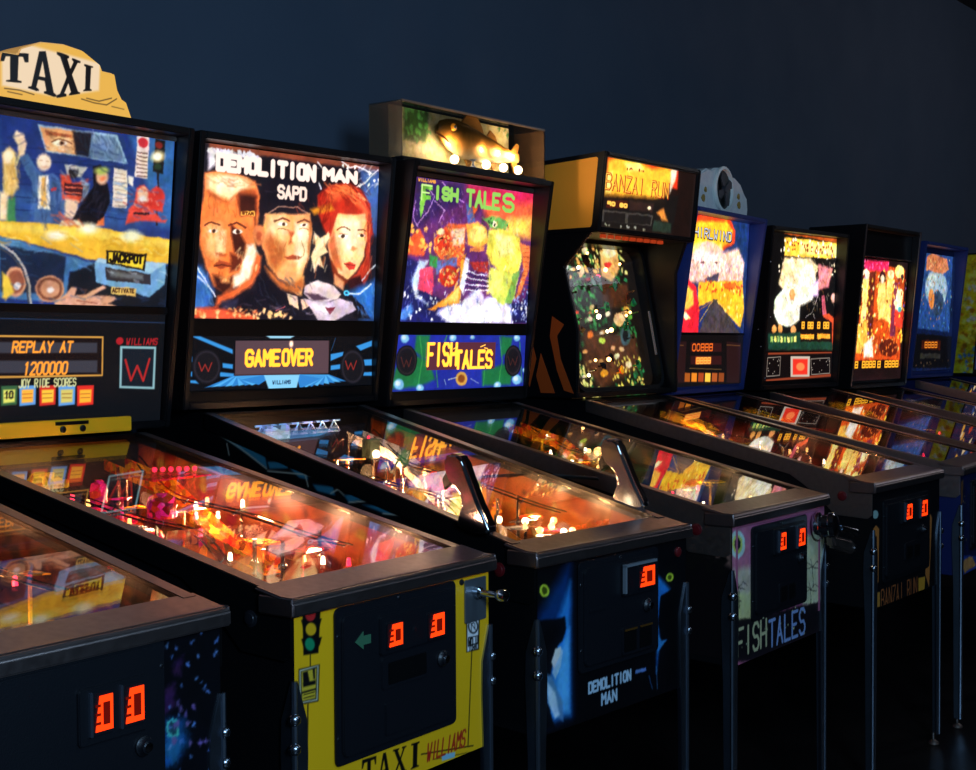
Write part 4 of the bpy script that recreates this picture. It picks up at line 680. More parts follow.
def playfield(root, g, theme, seed, density=1.0, lights=3, power=1.0):
    pals, lc, cols = THEMES[theme]; rnd = random.Random(seed)
    zl, zr, yb = g['zl'], g['zr'], g['yb']
    PZ = lambda y: zl-.115+.114*y
    GZ = lambda y: zl-.012+(zr-zl)*y/yb
    cv = Canvas(520, 1000, 5, cols[0])
    for _ in range(60):
        cv.run([['N', rnd.choice(cols), 3, rnd.randint(0, 9999), 0, 0, 520, 1000, rnd.randint(20, 60), 4]])
    for k in range(26):
        x, y = rnd.uniform(60, 460), rnd.uniform(150, 900); c = rnd.choice(['fff0b0', 'ff4030', 'ffc040', '50c0ff', 'f8f8f8'])
        cv.ell('100c0c', x, y, 15, 0, 0, 15, 1); cv.ell(c, x, y, 11, 0, 0, 11, 2)
    P0 = (.045, PZ(.045))
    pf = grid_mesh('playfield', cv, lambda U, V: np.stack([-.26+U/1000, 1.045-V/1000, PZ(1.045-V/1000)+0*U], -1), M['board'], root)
    # printed boards lining the inside walls
    for sx in (-1, 1):
        cb = Canvas(980, 200, 5, cols[rnd.randint(0, 5)])
        for _ in range(26): cb.run([['N', rnd.choice(cols), 3, rnd.randint(0, 9999), 0, 0, 980, 200, rnd.randint(14, 46), 4]])
        for _ in range(5): cb.run([['S', rnd.choice(['ffe0a0', 'ffb050', '1a1010', cols[3]]), 14, rnd.randint(0, 9999), 0, 0, 980, 200, 60, rnd.randint(-60, 60), 4]])
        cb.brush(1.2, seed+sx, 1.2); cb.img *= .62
        grid_mesh('inside_art', cb, lambda U, V: np.stack([np.full_like(U, sx*.2595), 1.04-U/1000, PZ(1.04-U/1000)+(GZ(1.04-U/1000)-.012-PZ(1.04-U/1000))*(1-V/200)], -1), M['inprint'], pf)
    # apron
    a = MB().prism([(-.26, .045), (.26, .045), (.26, .14), (.10, .235), (-.10, .235), (-.26, .14)], PZ(.14)+.012, PZ(.14)+.02, 'z')
    ap = a.build('apron', M['trim'], pf, .002)
    # flippers
    for s in (-1, 1):
        f = MB(); c = (s*.085-.02, .27); e = (s*.02-.02, .245); z = PZ(.26)+.012
        f.prism([(c[0]+.012*math.cos(t), c[1]+.012*math.sin(t)) for t in np.linspace(PI/2, 3*PI/2, 6)][::1]+[(e[0], e[1]-.006), (e[0], e[1]+.006)] if s > 0 else
                [(c[0]+.012*math.cos(t), c[1]+.012*math.sin(t)) for t in np.linspace(-PI/2, PI/2, 6)][::-1]+[(e[0], e[1]-.006), (e[0], e[1]+.006)], z, z+.02, 'z')
        f.build('flipper', PL['yellow'], pf, .002)
    # pop bumpers
    for x, y in ((-.08, .80), (.06, .84), (0, .70)):
        z = PZ(y); b = MB()
        b.lathe([(.024, .0), (.024, .03), (.030, .035), (.030, .042)], (x, y, z))
        o = b.build('pop_bumper', PL['white'], pf)
        c = MB().lathe([(.036, .042), (.038, .05), (.030, .062), (.008, .067)], (x, y, z)).build('bumper_cap', PL[pals[0]], o)
    # posts, plastics, lamps
    n = int(22*density)
    for i in range(n):
        x, y = rnd.uniform(-.19, .235), rnd.uniform(.30, .98); z = PZ(y); top = GZ(y)-.02
        h = rnd.uniform(.45, .95)*(top-z)
        k = rnd.random()
        if k < .38:
            b = MB().cyl((x, y, z), (x, y, z+h), .005, .0045, 8); b.lathe([(.009, 0), (.011, .006), (.009, .012)], (x, y, z+h*.4), n=10)
            b.build('post', M['wire'], pf)
        elif k < .78:
            # printed plastic on two posts
            w, d = rnd.uniform(.03, .075), rnd.uniform(.03, .09); a = rnd.uniform(0, 3.1); nn = rnd.choice([3, 4, 5])
            pts = [(x+w*math.cos(a+2*PI*j/nn)*rnd.uniform(.7, 1.1), y+d*math.sin(a+2*PI*j/nn)*rnd.uniform(.7, 1.1)) for j in range(nn)]
            pts = [(max(-.245, min(.245, p)), max(.2, min(1.02, q))) for p, q in pts]
            zt = min(z+h, GZ(min(q for _, q in pts))-.012)
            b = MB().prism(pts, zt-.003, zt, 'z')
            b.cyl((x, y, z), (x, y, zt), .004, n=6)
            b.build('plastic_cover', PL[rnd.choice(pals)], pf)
        else:
            # upright figure-like target with head
            b = MB().prism(rrect(-.016, .016, 0, h*.75, .006, 2), -.003, .003, 'y'); b.ball((0, 0, h*.85), .012)
            ca, sa = math.cos(i), math.sin(i); b.v = [(x+px*ca-py*sa, y+px*sa+py*ca, z+pz) for px, py, pz in b.v]
            b.build('target', PL[rnd.choice(pals)], pf)
    for i in range(int(12*density)):
        x, y = rnd.uniform(-.05, .245), rnd.uniform(.14, 1.0); z = PZ(y)+rnd.uniform(.4, .92)*(GZ(y)-.02-PZ(y))
        b = MB().ball((x, y, z), .0045, 10, sz=1.25); b.cyl((x, y, z-.012), (x, y, z-.004), .005, n=8)
        b.build('bulb', BULB[rnd.choice(['warm', 'warm', 'white', 'red'])], pf, smooth=True)
    # wire ramp: two rails curving down the right side
    for off, y0, y1, xs in ((0, .98, .30, .20), (.0, .80, .26, -.17)):
        path = []
        for j in range(15):
            t = j/14; y = y0+(y1-y0)*t; x = xs*(1-.55*math.sin(t*PI)) if off == 0 else xs
            path.append((x, y, GZ(y)-.028-.018*math.sin(t*PI*1.5)**2))
        w = MB()
        for dx in (-.012, .012): w.tube([(p[0]+dx, p[1], p[2]) for p in path], .0022, 6)
        for p in path[::3]: w.tube([(p[0]-.012, p[1], p[2]), (p[0], p[1], p[2]-.010), (p[0]+.012, p[1], p[2])], .0018, 6)
        w.build('wire_ramp', M['wire'], pf)
    # broad plastic ramp rising towards the back
    r = MB(); prof = [(.45, PZ(.45)+.004), (.60, PZ(.6)+.03), (.80, GZ(.8)-.055), (.97, GZ(.97)-.05)]
    for (y0, z0), (y1, z1) in zip(prof, prof[1:]):
        r.add([(.10, y0, z0), (.16, y0, z0), (.16, y1, z1), (.10, y1, z1)], [(0, 1, 2, 3)])
        for x in (.10, .16): r.add([(x, y0, z0), (x, y1, z1), (x, y1, z1+.025), (x, y0, z0+.025)], [(0, 1, 2, 3)])
    r.build('ramp', PL[pals[3]], pf)
    for i in range(lights):
        y = .24+.68*(i+.5)/lights; x = rnd.choice([-.05, .05, .12])
        point('playfield_lamp', (x, y, PZ(y)+.6*(GZ(y)-PZ(y))), root, lc, 3.4*power, .02)
    return pf

def leg(root, x, y, sx, sy):
    """chromed angle leg wrapped round a cabinet corner, with bolts and a levelling foot"""
    b = MB(); t = .0035
    z0, zt = .035, .785 if sy < 0 else .83
    X = x; Y = y
    # flange across the front/back (in x) and along the side (in y)
    for ax in ('f', 's'):
        def q(u, z, d): return (X-sx*u, Y+sy*d, z) if ax == 'f' else (X+sx*d, Y-sy*u, z)
        prof = [(0, z0), (.019, z0), (.023, .50), (.029, zt-.13), (.027, zt-.07), (.004, zt), (0, zt)]
        fr = [q(u, z, .0005+.0035) for u, z in prof]; bk = [q(u, z, .0005) for u, z in prof]; n = len(prof)
        b.add(fr+bk, [list(range(n)), list(range(n, 2*n))[::-1]]+[[i, (i+1) % n, n+(i+1) % n, n+i] for i in range(n)])
    b.tube([(X+sx*.002, Y+sy*.002, z0), (X+sx*.002, Y+sy*.002, zt)], .0055, 8)
    o = b.build('leg', M['leg'], root, smooth=True)
    for zb in (zt-.065, zt-.115):
        d = Vector((sx, sy, 0)).normalized()
        p = Vector((X, Y, zb))+d*.004
        MB().lathe([(.011, 0), (.011, .004), (.008, .009), (.003, .011)], p, d, 12).build('leg_bolt', M['screw'], o)
    MB().lathe([(.018, .0), (.020, .004), (.014, .012), (.006, .016), (.006, .04)], (X-sx*.012, Y-sy*.012, 0), n=14).build('levelling_foot', M['dsteel'], o)
    return o

def coin_door(root, g, x0, x1, z0, z1, style, yf=-.002):
    d = MB().prism(rrect(x0, x1, z0, z1, .012), yf-.005, yf, 'y')
    d.prism(rrect(x0+.014, x1-.014, z0+.014, z1-.014, .014), yf-.011, yf-.004, 'y')
    o = d.build('coin_door', M['door'], root, .0018)
    y = yf-.011
    w, h = x1-x0, z1-z0
    for sx, sz in ((x0+.007, z1-.05), (x0+.007, z0+.05), (x1-.007, z1-.05), (x1-.007, z0+.05), ((x0+x1)/2, z1-.007)):
        MB().lathe([(.0035, 0), (.0035, .002), (.001, .003)], (sx, yf-.004, sz), (0, -1, 0), 8).build('screw', M['screw'], o)
    # upper slot plate
    px0, px1, pz0, pz1 = style['plate']
    MB().prism(rrect(px0, px1, pz0, pz1, .006), y-.006, y+.001, 'y').build('slot_plate', M['door'], o, .0015)
    for (a0, a1, b0, b1) in style['slots']:
        s = MB().prism(rrect(a0-.006, a1+.004, b0-.006, b1+.006, .004), y-.009, y-.004, 'y').build('coin_slot', M['door'], o, .001)
        MB().box(a0-.010, a0-.005, y-.012, y-.004, b0-.006, b1+.008).build('slot_lip', M['slot'], o, .001) if style.get('lip') else None
        wd = a1-a0; mt = M['lit_orange'] if style.get('hot', 1) else M['lit_red']
        e = MB(); yy = y-.0105
        e.prism([(a0, b0), (a1, b0), (a1, b1), (a0+wd*.25, b1)], yy, yy+.003, 'y', 0)
        e.prism([(a0+wd*.42, b0+.009), (a1-wd*.2, b0+.009), (a1-wd*.2, b1-.010), (a0+wd*.42, b1-.010)], yy-.0012, yy+.001, 'y', 1)
        for k in range(3): e.box(a0-wd*.02, a0+wd*.26, yy-.0012, yy, b0+(b1-b0)*(.2+.25*k), b0+(b1-b0)*(.2+.25*k)+.004, 1)
        e.build('lit_window', [mt, M['lit_red']], o, smooth=False)
    # lock
    lx, lz = style['lock']
    MB().lathe([(.016, 0), (.016, .004), (.011, .008), (.010, .012)], (lx, y, lz), (0, -1, 0), 16).build('door_lock', M['door'], o)
    MB().lathe([(.0075, 0), (.0075, .004), (.002, .005)], (lx, y-.011, lz), (0, -1, 0), 12).build('lock_barrel', M['chrome'], o)
    # return flaps
    rx0, rx1, rz0, rz1 = style['returns']
    MB().prism(rrect(rx0, rx1, rz0, rz1, .008), y-.003, y+.001, 'y').build('return_plate', M['door'], o, .0015)
    n = style.get('nret', 2)
    for k in range(n):
        a = rx0+(rx1-rx0)*(k+.12)/n; c = rx0+(rx1-rx0)*(k+.88)/n
        MB().box(a, c, y-.006, y-.002, rz0+.008, rz1-.012).build('coin_return', M['trim'], o, .0015)
        if style.get('gold'): MB().box(a, c, y-.008, y-.005, rz1-.010, rz1-.006).build('return_strip', mat('brass_strip', '9a6a30', .35, .8), o)
    return o

def cabinet(root, g, side=None, rail='steel', front=None, skin='black', railcol=None, button='red', door=None, rear=1.34):
    zb, zl, zr, yb = g['zb'], g['zl'], g['zr'], g['yb']
    b = MB()
    prof = [(.0, zb), (.0, zl-.034), (.06, zl-.026), (yb, zr-.006), (rear, zr-.006), (rear, zb+.045)]
    for x0, x1 in ((-.28, -.263), (.263, .28)): b.prism(prof, x0, x1, 'x')
    b.box(-.263, .263, 0, .018, zb, zl-.036); b.box(-.263, .263, rear-.018, rear, zb+.045, zr-.006)
    b.prism([(.018, zb+.001), (.018, zb+.013), (rear-.018, zb+.056), (rear-.018, zb+.044)], -.263, .263, 'x')
    b.box(-.263, .263, yb, rear-.018, zr-.02, zr-.006)
    b.box(-.263, .263, yb+.0, yb+.014, PZb(g), zr-.02)
    cab = b.build('cabinet', M[skin], root, .002)
    # side rails
    sl = (zr-zl)/yb
    for s in (-1, 1):
        r = MB(); x0, x1 = (s*.281, s*.2865)
        top = lambda y: zl-.006+sl*y
        lower = [(yb-.005, top(yb-.005)-.038), (.27, top(.27)-.042), (.225, top(.225)-.060), (.17, top(.17)-.088), (.12, zl-.105), (.015, zl-.110), (.0, zl-.098)]
        pts = [(0, zl-.032), (.05, top(.05)), (yb-.005, top(yb-.005))]+lower
        r.prism(pts, x0, x1, 'x')
        # top cap and inner lip
        a, c = sorted((s*.2865, s*.258))
        r.prism([(.06, top(.06)), (yb-.005, top(yb-.005)), (yb-.005, top(yb-.005)+.004), (.06, top(.06)+.004)], a, c, 'x', 2)
        a, c = sorted((s*.258, s*.261))
        r.prism([(.06, top(.06)-.02), (yb-.005, top(yb-.005)-.02), (yb-.005, top(yb-.005)+.004), (.06, top(.06)+.004)], a, c, 'x', 1)
        o = r.build('side_rail', [M[railcol or rail], M['trim'], M['steel']], root, .0012)
        fb = MB().lathe([(.015, 0), (.015, .002), (.011, .003), (.010, .005), (.003, .006)], (s*.2865, .095, zl-.045), (s, 0, 0), 16)
        fb.build('flipper_button', M['redbtn'] if button == 'red' else M['blackbtn'], o)
    # lockbar
    l = MB(); W = .295
    l.prism([(-.014, zl-.031), (-.014, zl-.008), (-.006, zl), (.012, zl+.001), (.078, zl+.014), (.078, zl+.006), (-.004, zl-.008), (-.006, zl-.031)], -W, W, 'x')
    l.box(-W, -W+.006, -.012, .07, zl-.032, zl+.002); l.box(W-.006, W, -.012, .07, zl-.032, zl+.002)
    l.build('lockbar', M['steel'], root, .003, seg=3)
    # glass
    MB().prism([(.075, zl+.004), (yb-.003, zl+.004+sl*(yb-.078)), (yb-.003, zl+.009+sl*(yb-.078)), (.075, zl+.009)], -.257, .257, 'x').build('playfield_glass', M['glass'], root, smooth=False)
    for x, sx in ((-.281, -1), (.281, 1)):
        leg(root, x, -.001, sx, -1); leg(root, x, rear+.001, sx, 1)
    if front:
        bg, res, bb, ops = ART[front]
        art_plane('front_art', front, (0, zb), (0, zl), M['print'], cab, .0012)
    if door: coin_door(root, g, *door)
    return cab

def PZb(g): return g['zl']-.115+.114*g['yb']-.02

def backbox(root, g, mt='black', rt=.05, rb=.01, bw=None, deep=.22, trim=None, head=0.0, back=None):
    bw = bw or g['bw']; yb, zt, zbb = g['yb'], g['zt'], g['zbb']; ln = g['lean']
    H = zt-zbb; yt = yb-ln*H; z0 = zbb-.012
    back = back or yb+deep
    b = MB(); t = .018
    prof = [(yb, z0), (yt, zt), (back, zt), (back, z0)]
    b.prism(prof, -bw, -bw+t, 'x'); b.prism(prof, bw-t, bw, 'x')
    b.prism([(yt, zt-t), (yt, zt), (back, zt), (back, zt-t)], -bw+t, bw-t, 'x')
    b.prism([(yb, z0), (yb-ln*t, z0+t), (back, z0+t), (back, z0)], -bw+t, bw-t, 'x')
    b.box(-bw+t, bw-t, back-.01, back, z0+t, zt-t)
    # lamp board behind the print
    b.prism([(yb+rb+.006, z0+t), (yt+rt+.006, zt-t), (yt+rt+.016, zt-t), (yb+rb+.016, z0+t)], -bw+t, bw-t, 'x')
    o = b.build('backbox', M[mt], root, .003)
    # frame bars round the glass
    return o, (yb+rb, zbb), (yt+rt, zt), bw

def bar(parent, P0, P1, v0, v1, bw, mt, out=.010, name='glass_trim'):
    """horizontal moulding across the backbox face between two heights (fractions in metres up the slope)"""
    L = math.hypot(P1[0]-P0[0], P1[1]-P0[1]); dy, dz = (P1[0]-P0[0])/L, (P1[1]-P0[1])/L
    def q(v, o): return (P0[0]+v*dy-o*dz, P0[1]+v*dz+o*dy)
    return MB().prism([q(v0, -.002), q(v1, -.002), q(v1, out), q(v0, out)], -bw+.019, bw-.019, 'x').build(name, M[mt], parent, .002)

def thing(name, label, cat, loc, rz=0, group=None):
    o = bpy.data.objects.new(name, None); COL.objects.link(o); o.empty_display_size = .2
    o.location = loc; o.rotation_euler = (0, 0, rz); o['label'] = label; o['category'] = cat
    if group: o['group'] = group
    return o

def machine(key, label):
    g = GEO[key]
    return thing('pinball_machine', label, 'pinball machine', (g['x'], g['y'], 0), g['t'], 'pinball machines in the row'), g

def generic_art(w, h, res, bg, cols, seed, extra=()):
    r = random.Random(seed); cv = Canvas(w, h, res, bg)
    for k in range(70): cv.run([['N', r.choice(cols), 1, r.randint(0, 99999), 20, 20, w-20, h-20, r.randint(12, 60), 3]])
    cv.run(list(extra)); return cv
def sheet(name, cv, x0, v1, P0, P1, mt, parent, off=0.0):
    L = math.hypot(P1[0]-P0[0], P1[1]-P0[1]); dy, dz = (P1[0]-P0[0])/L, (P1[1]-P0[1])/L
    def f(U, V):
        v = v1-V/1000
        return np.stack([x0+U/1000, P0[0]+v*dy-off*dz, P0[1]+v*dz+off*dy], -1)
    return grid_mesh(name, cv, f, mt, parent)

REC = dict(TX=(.05, .015), DM=(.055, .012), FT=(.072, .006), WW=(.075, .006), B6=(.06, .03), B7=(.05, .02), B8=(.07, .01), M0=(.05, .01), BR=(.02, .02), B9=(.06, .02))
DOOR = lambda s: dict(plate=(s[0], s[1], s[2], s[3]), slots=s[4], lock=s[5], returns=s[6], nret=s[7], gold=s[8], lip=s[9])

# ---------------------------------------------------------------- leftmost machine (only its front and glass in the photo)
GEO['M0'].update(x=GEO['M0']['x']+.0, t=.045, bw=.30)
m0, g = machine('M0', 'black pinball machine nearest the camera at lower left, blue-purple art beside its coin door')
cabinet(m0, g, front='m0_front', button='black', railcol='trim', door=(-.155, .16, .63, .905, DOOR((-.01, .118, .768, .852, [(.016, .047, .786, .838), (.071, .105, .786, .838)], (.11, .742), (-.06, .06, .655, .71), 2, False, True))))
playfield(m0, g, 'dusk', 5, 1.0, 2, .55)
bb, P0, P1, bw = backbox(m0, g)
cv = generic_art(590, 440, 3, '182040', ['c04028', 'e0a040', '305090', '8080a0', 'f0d0a0', '201830'], 4)
sheet('translite', cv, -.295, .70, P0, P1, M['art_lit'], bb)
cv = generic_art(590, 170, 3, '0c0a10', ['301820', '182038', '402010'], 8)
sheet('speaker_panel', cv, -.295, .215, P0, P1, M['art_dim'], bb)
bar(bb, P0, P1, .22, .255, bw, 'trim')

# ---------------------------------------------------------------- yellow cab-themed machine
tx, g = machine('TX', 'yellow-fronted pinball machine with a printed traffic light and a cab-roof sign on top')
c = cabinet(tx, g, front='tx_front', button='black', railcol='trim', door=(-.184, .165, .612, .892, DOOR((-.075, .125, .79, .862, [(-.056, -.019, .803, .843), (.064, .106, .799, .841)], (.11, .75), (-.07, .075, .725, .785), 1, False, False))))
cd = [o for o in tx.children if o.name.startswith('coin_door')][0]
MB().prism([(-.14, .826), (-.118, .842), (-.118, .834), (-.098, .834), (-.098, .818), (-.118, .818), (-.118, .810)], -.0145, -.012, 'y').build('arrow_decal', mat('green_arrow', '38684a', .5), cd, smooth=False)
MB().prism(rrect(-.06, .02, .64, .70, .004), -.0165, -.012, 'y').build('cash_flap', M['door'], cd, .0015)
MB().lathe([(.009, 0), (.009, .003), (.004, .005)], (.02, -.015, .822), (0, -1, 0), 12).build('slot_button', M['door'], cd)
pl = MB().prism(rrect(.197, .268, .800, .886, .003), -.005, -.0016, 'y').build('plunger_plate', mat('plunger_plate_chrome', '8c949c', .3, .8), tx, .001)
MB().lathe([(.012, 0), (.012, .012), (.007, .016), (.006, .05), (.010, .055), (.013, .065), (.012, .075), (.004, .080)], (.232, -.004, .858), (0, -1, 0), 16).build('plunger_rod', M['chrome'], pl)
MB().lathe([(.006, 0), (.006, .003), (.002, .005)], (.188, -.0015, .884), (0, -1, 0), 10).build('start_button', M['blackbtn'], tx)
pf = playfield(tx, g, 'cab', 11, 1.15, 4, 1.0)
# row of six red lamps on a red plastic, and clear red domes
rr = MB().prism([(.05, .74), (.22, .74), (.22, .86), (.10, .88)], 1.052, 1.056, 'z').build('red_lane_plastic', PL['red'], pf)
for k in range(6):
    MB().ball((.105+.022*k, .80-.002*k, 1.072-.001*k), .006, 10).build('red_lamp', BULB['red'], rr)
for x, y, z, r in ((-.03, .62, 1.02, .030), (-.05, .80, 1.04, .018)):
    MB().lathe([(r, -.03), (r*1.05, -.02), (r, -.012), (r*1.08, -.004), (r, .004), (r*.9, .014), (r*.4, .022)], (x, y, z)).build('red_dome', PL['pink'], pf)
ty = MB().prism([(0, 0), (.11, 0), (.112, .016), (.09, .02), (.075, .036), (.035, .036), (.022, .02), (.0, .016)], 0, .03, 'y')
ty.v = [(x-.19, y+.86, z+1.045) for x, y, z in ty.v]; ty.build('model_car', PL['yellow'], pf, .002)
bb, P0, P1, bw = backbox(tx, g, rt=.05, rb=.015)
art_plane('translite', 'tx_glass', P0, P1, M['art_lit'], bb)
art_plane('speaker_panel', 'tx_panel', P0, P1, M['art_lit2'], bb)
bar(bb, P0, P1, .272, .290, bw, 'trim', .006)
bar(bb, P0, P1, .70, .712, bw, 'dsteel', .006)
hb = MB().box(-.272, .272, g['yb']-.012, g['yb']+.0, g['zr']-.006, g['zbb']+.012)
neck = MB().box(-.23, .23, g['yb']-.022, g['yb']-.003, g['zr']+.004, g['zbb']+.022).build('yellow_neck', M['yellow'], tx, .002)
br = MB().box(.01, .10, g['yb']-.026, g['yb']-.0222, g['zbb']+.010, g['zbb']+.018)
for x in (.03, .085): br.lathe([(.008, 0), (.008, .003), (.003, .005)], (x, g['yb']-.0222, g['zbb']-.0), (0, -1, 0), 10)
br.build('neck_bracket', M['trim'], neck)
# taxi sign topper: roof-light shape, ridge in the middle facing forward
zt = g['zt']
side = [(0, 2.030), (.055, 2.026), (.105, 2.004), (.112, 1.990), (.150, 1.990), (.158, 1.955), (.172, 1.935), (.186, 1.930), (.206, 1.888)]
t = MB(); n = len(side)
def yfr(x): return .965+.10*abs(x)
for s in (-1, 1):
    fr = [(s*x, yfr(x), z) for x, z in side]+[(0, yfr(0), 1.887)]
    bk = [(s*x, 1.10, z) for x, z in side]+[(0, 1.10, 1.887)]
    k = len(fr)
    t.add(fr+bk, [list(range(k)), list(range(k, 2*k))]+[[i, i+1, k+i+1, k+i] for i in range(k-2)]+[[k-2, k-1, 2*k-1, 2*k-2]])
top = t.build('topper_sign', mat('cream_sign_plastic', 'e8b870', .4, emit='e8a850', es=.42), tx, .003)
cv, b = art_canvas('tx_cab')
def inside(x, z):
    x = abs(x)
    for (a, za), (c2, zc) in zip(side, side[1:]):
        if a <= x <= c2: return za+(zc-za)*(x-a)/(c2-a+1e-9)
    return 1.888
def f(U, V):
    x = np.clip(b[0]+U/1000, -.203, .203); z = 1.886+b[3]-V/1000
    lim = np.array([inside(a, 0) for a in x])-.003
    return np.stack([x, .965+.10*np.abs(x)-.0025, np.minimum(z, lim)], -1)
grid_mesh('sign_lettering', cv, f, art_mat('backlit_sign_print', .95, .35), top)

# ---------------------------------------------------------------- police / city themed machine with two pistol grips
dm, g = machine('DM', 'black pinball machine with two curved chrome grips, three faces on its backglass')
g['bw'] = .346
c = cabinet(dm, g, front='dm_front', button='red', railcol='trim', door=(-.145, .158, .645, .886, DOOR((.0, .13, .792, .868, [(.062, .118, .806, .85)], (.10, .76), (.0, .12, .66, .725), 2, True, False))))
art_side('side_art', 'dm_side', -.2812, M['print'], c, clip=lambda y: (g['zb']+.02, np.minimum(g['zl']-.04+(g['zr']-g['zl'])*y/g['yb'], g['zr']-.05)))
cd = [o for o in dm.children if o.name.startswith('coin_door')][0]
sf = MB(); sf.prism([(.0, .80), (.006, .80), (.006, .862), (.0, .862)], -.026, -.018, 'y'); sf.prism([(.0, .858), (.124, .858), (.124, .864), (.0, .864)], -.026, -.018, 'y')
sf.build('slot_bezel', mat('orange_lit_bezel', 'a0a8b0', .3, .6), cd)
MB().box(-.12, -.055, -.017, -.012, .775, .783).build('door_latch', M['door'], cd, .001)
MB().lathe([(.012, 0), (.012, .004), (.008, .007), (.002, .008)], (.245, -.001, .862), (0, -1, 0), 16).build('start_button', M['redbtn'], dm)
OUT = [(.240, 1.104), (.225, 1.116), (.200, 1.116), (.184, 1.106), (.166, 1.068), (.138, 1.012), (.108, .962), (.112, .948), (.15, .945), (.205, .958), (.198, .985), (.189, 1.005), (.195, 1.030), (.214, 1.048), (.228, 1.058), (.240, 1.082)]
for s in (-1, 1):
    x0, x1 = (-.305, -.272) if s < 0 else (.266, .299)
    h = MB().prism([(y, z+.002) for y, z in OUT], x0, x1, 'x').build('pistol_grip', M['chrome'], dm, .007, seg=3)
    MB().prism([(.181, 1.085), (.195, 1.093), (.172, 1.045), (.150, 1.000), (.140, .985), (.134, .992)], x0+.008, x1-.008, 'x').build('grip_inlay', mat('grip_dark', '16181c', .35), h)
    MB().prism([(.216, 1.060), (.240, 1.075), (.252, 1.060), (.246, 1.035), (.236, 1.045)], (x0+x1)/2-.006, (x0+x1)/2+.006, 'x').build('trigger', M['trim'], h, .002)
pf = playfield(dm, g, 'fire', 23, 1.25, 4, 1.35)
# lattice crane arm, lamp box, branches, pink dome
tr = MB(); A = Vector((-.235, .95, 1.118)); B = Vector((.055, .95, 1.122)); hgt = .028; nb = 7
for zz in (0, hgt): tr.tube([A+Vector((0, 0, zz)), B+Vector((0, 0, zz))], .003, 6)
for k in range(nb):
    p = A.lerp(B, k/nb); q = A.lerp(B, (k+1)/nb); m_ = (p+q)/2+Vector((0, 0, hgt))
    tr.tube([p, m_], .0022, 5); tr.tube([m_, q], .0022, 5)
tr.box(-.21, -.13, .94, .965, 1.112, 1.146)
tr.build('crane_arm', PL['sky'], pf)
lb = MB().box(.02, .062, .80, .83, 1.055, 1.105).build('lamp_box', mat('greenish_box', '5a6a58', .5), pf, .003)
MB().ball((.041, .796, 1.066), .011, 12).build('box_lamp', BULB['white'], lb)
for cx, cy, cz, sd in ((-.04, .88, 1.10, 3), (.0, .70, 1.055, 4), (.09, .74, 1.06, 6)):
    r = random.Random(sd); w = MB()
    for _ in range(7):
        a = r.uniform(0, 6.28); w.tube([(cx, cy, cz-.03), (cx+.018*math.cos(a), cy+.018*math.sin(a), cz), (cx+.04*math.cos(a+.5), cy+.04*math.sin(a+.5), cz+r.uniform(0, .02))], [.003, .002, .001], 5)
    w.build('bare_branch', M['trim'], pf)
MB().lathe([(.032, -.03), (.034, -.01), (.028, .006), (.012, .016)], (.02, .56, 1.02)).build('pink_dome', PL['pink'], pf)
w = MB(); w.tube([(.22-.20*math.cos(t)*1.0, .50+.18*math.sin(t)-.1*t, .99+.02*math.sin(t)) for t in np.linspace(0, 2.6, 20)], .003, 6); w.tube([(.22-.18*math.cos(t)*1.0, .50+.16*math.sin(t)-.1*t, .995+.02*math.sin(t)) for t in np.linspace(0, 2.6, 20)], .003, 6)
w.build('wire_loop', M['wire'], pf)
for k, (x, y, z) in enumerate(((.03, .24, .915), (.07, .20, .910), (.10, .26, .915), (.05, .30, .930), (.13, .22, .905), (.00, .34, .935), (.16, .30, .92))):
    MB().ball((x, y, z), .009, 10).build('bulb', BULB['white' if k % 2 else 'warm'], pf)
point('playfield_lamp', (.07, .20, .93), dm, (1, .7, .55), 1.2, .015)
for k, (x, y, z, c_) in enumerate(((.04, .22, .90, 'white'), (.10, .27, .905, 'pink'), (.02, .30, .915, 'white'), (.15, .20, .89, 'white'), (.12, .34, .93, 'orange'))):
    MB().prism([(x+.03*math.cos(q+k), y+.035*math.sin(q+k)) for q in (0, 1.3, 2.4, 3.9, 5)], z, z+.003, 'z').build('plastic_cover', PL[c_], pf)
bb, P0, P1, bw = backbox(dm, g, rt=.055, rb=.012, deep=.18)
art_plane('translite', 'dm_glass', P0, P1, M['art_lit2'], bb)
sp = art_plane('speaker_panel', 'dm_panel', P0, P1, M['art_lit'], bb)
bar(bb, P0, P1, .178, .222, bw, 'trim', .008); bar(bb, P0, P1, .0, .034, bw, 'trim', .006)
bg, res, b, ops = ART['dm_display']; cv = Canvas(412, 148, 1.6, '2a1a1e')
def shift(ops, dx, dy):
    out = []
    for o in ops:
        o = list(o)
        if o[0] in 'PL': i = 2 if o[0] == 'P' else 3; o[i] = [v-(dx if k % 2 == 0 else dy) for k, v in enumerate(o[i])]
        elif o[0] == 'E': o[2] -= dx; o[3] -= dy
        elif o[0] == 'T': o[4] -= dx; o[6] -= dx; o[5] -= dy; o[7] -= dy
        out.append(o)
    return out
def display(key, parent, P0, P1, x0, x1, v0, v1, bg, off=.003, res=1.6, name='display'):
    _, _, b, ops = ART[key]
    cv = Canvas((x1-x0)*1000, (v1-v0)*1000, res, bg).run(shift(ops, (x0-b[0])*1000, (b[3]-v1)*1000))
    return sheet(name, cv, x0, v1, P0, P1, M['display'], parent, off)
display('dm_display', sp, P0, P1, *DISP['dm_display'][:4], '2a1a1e')

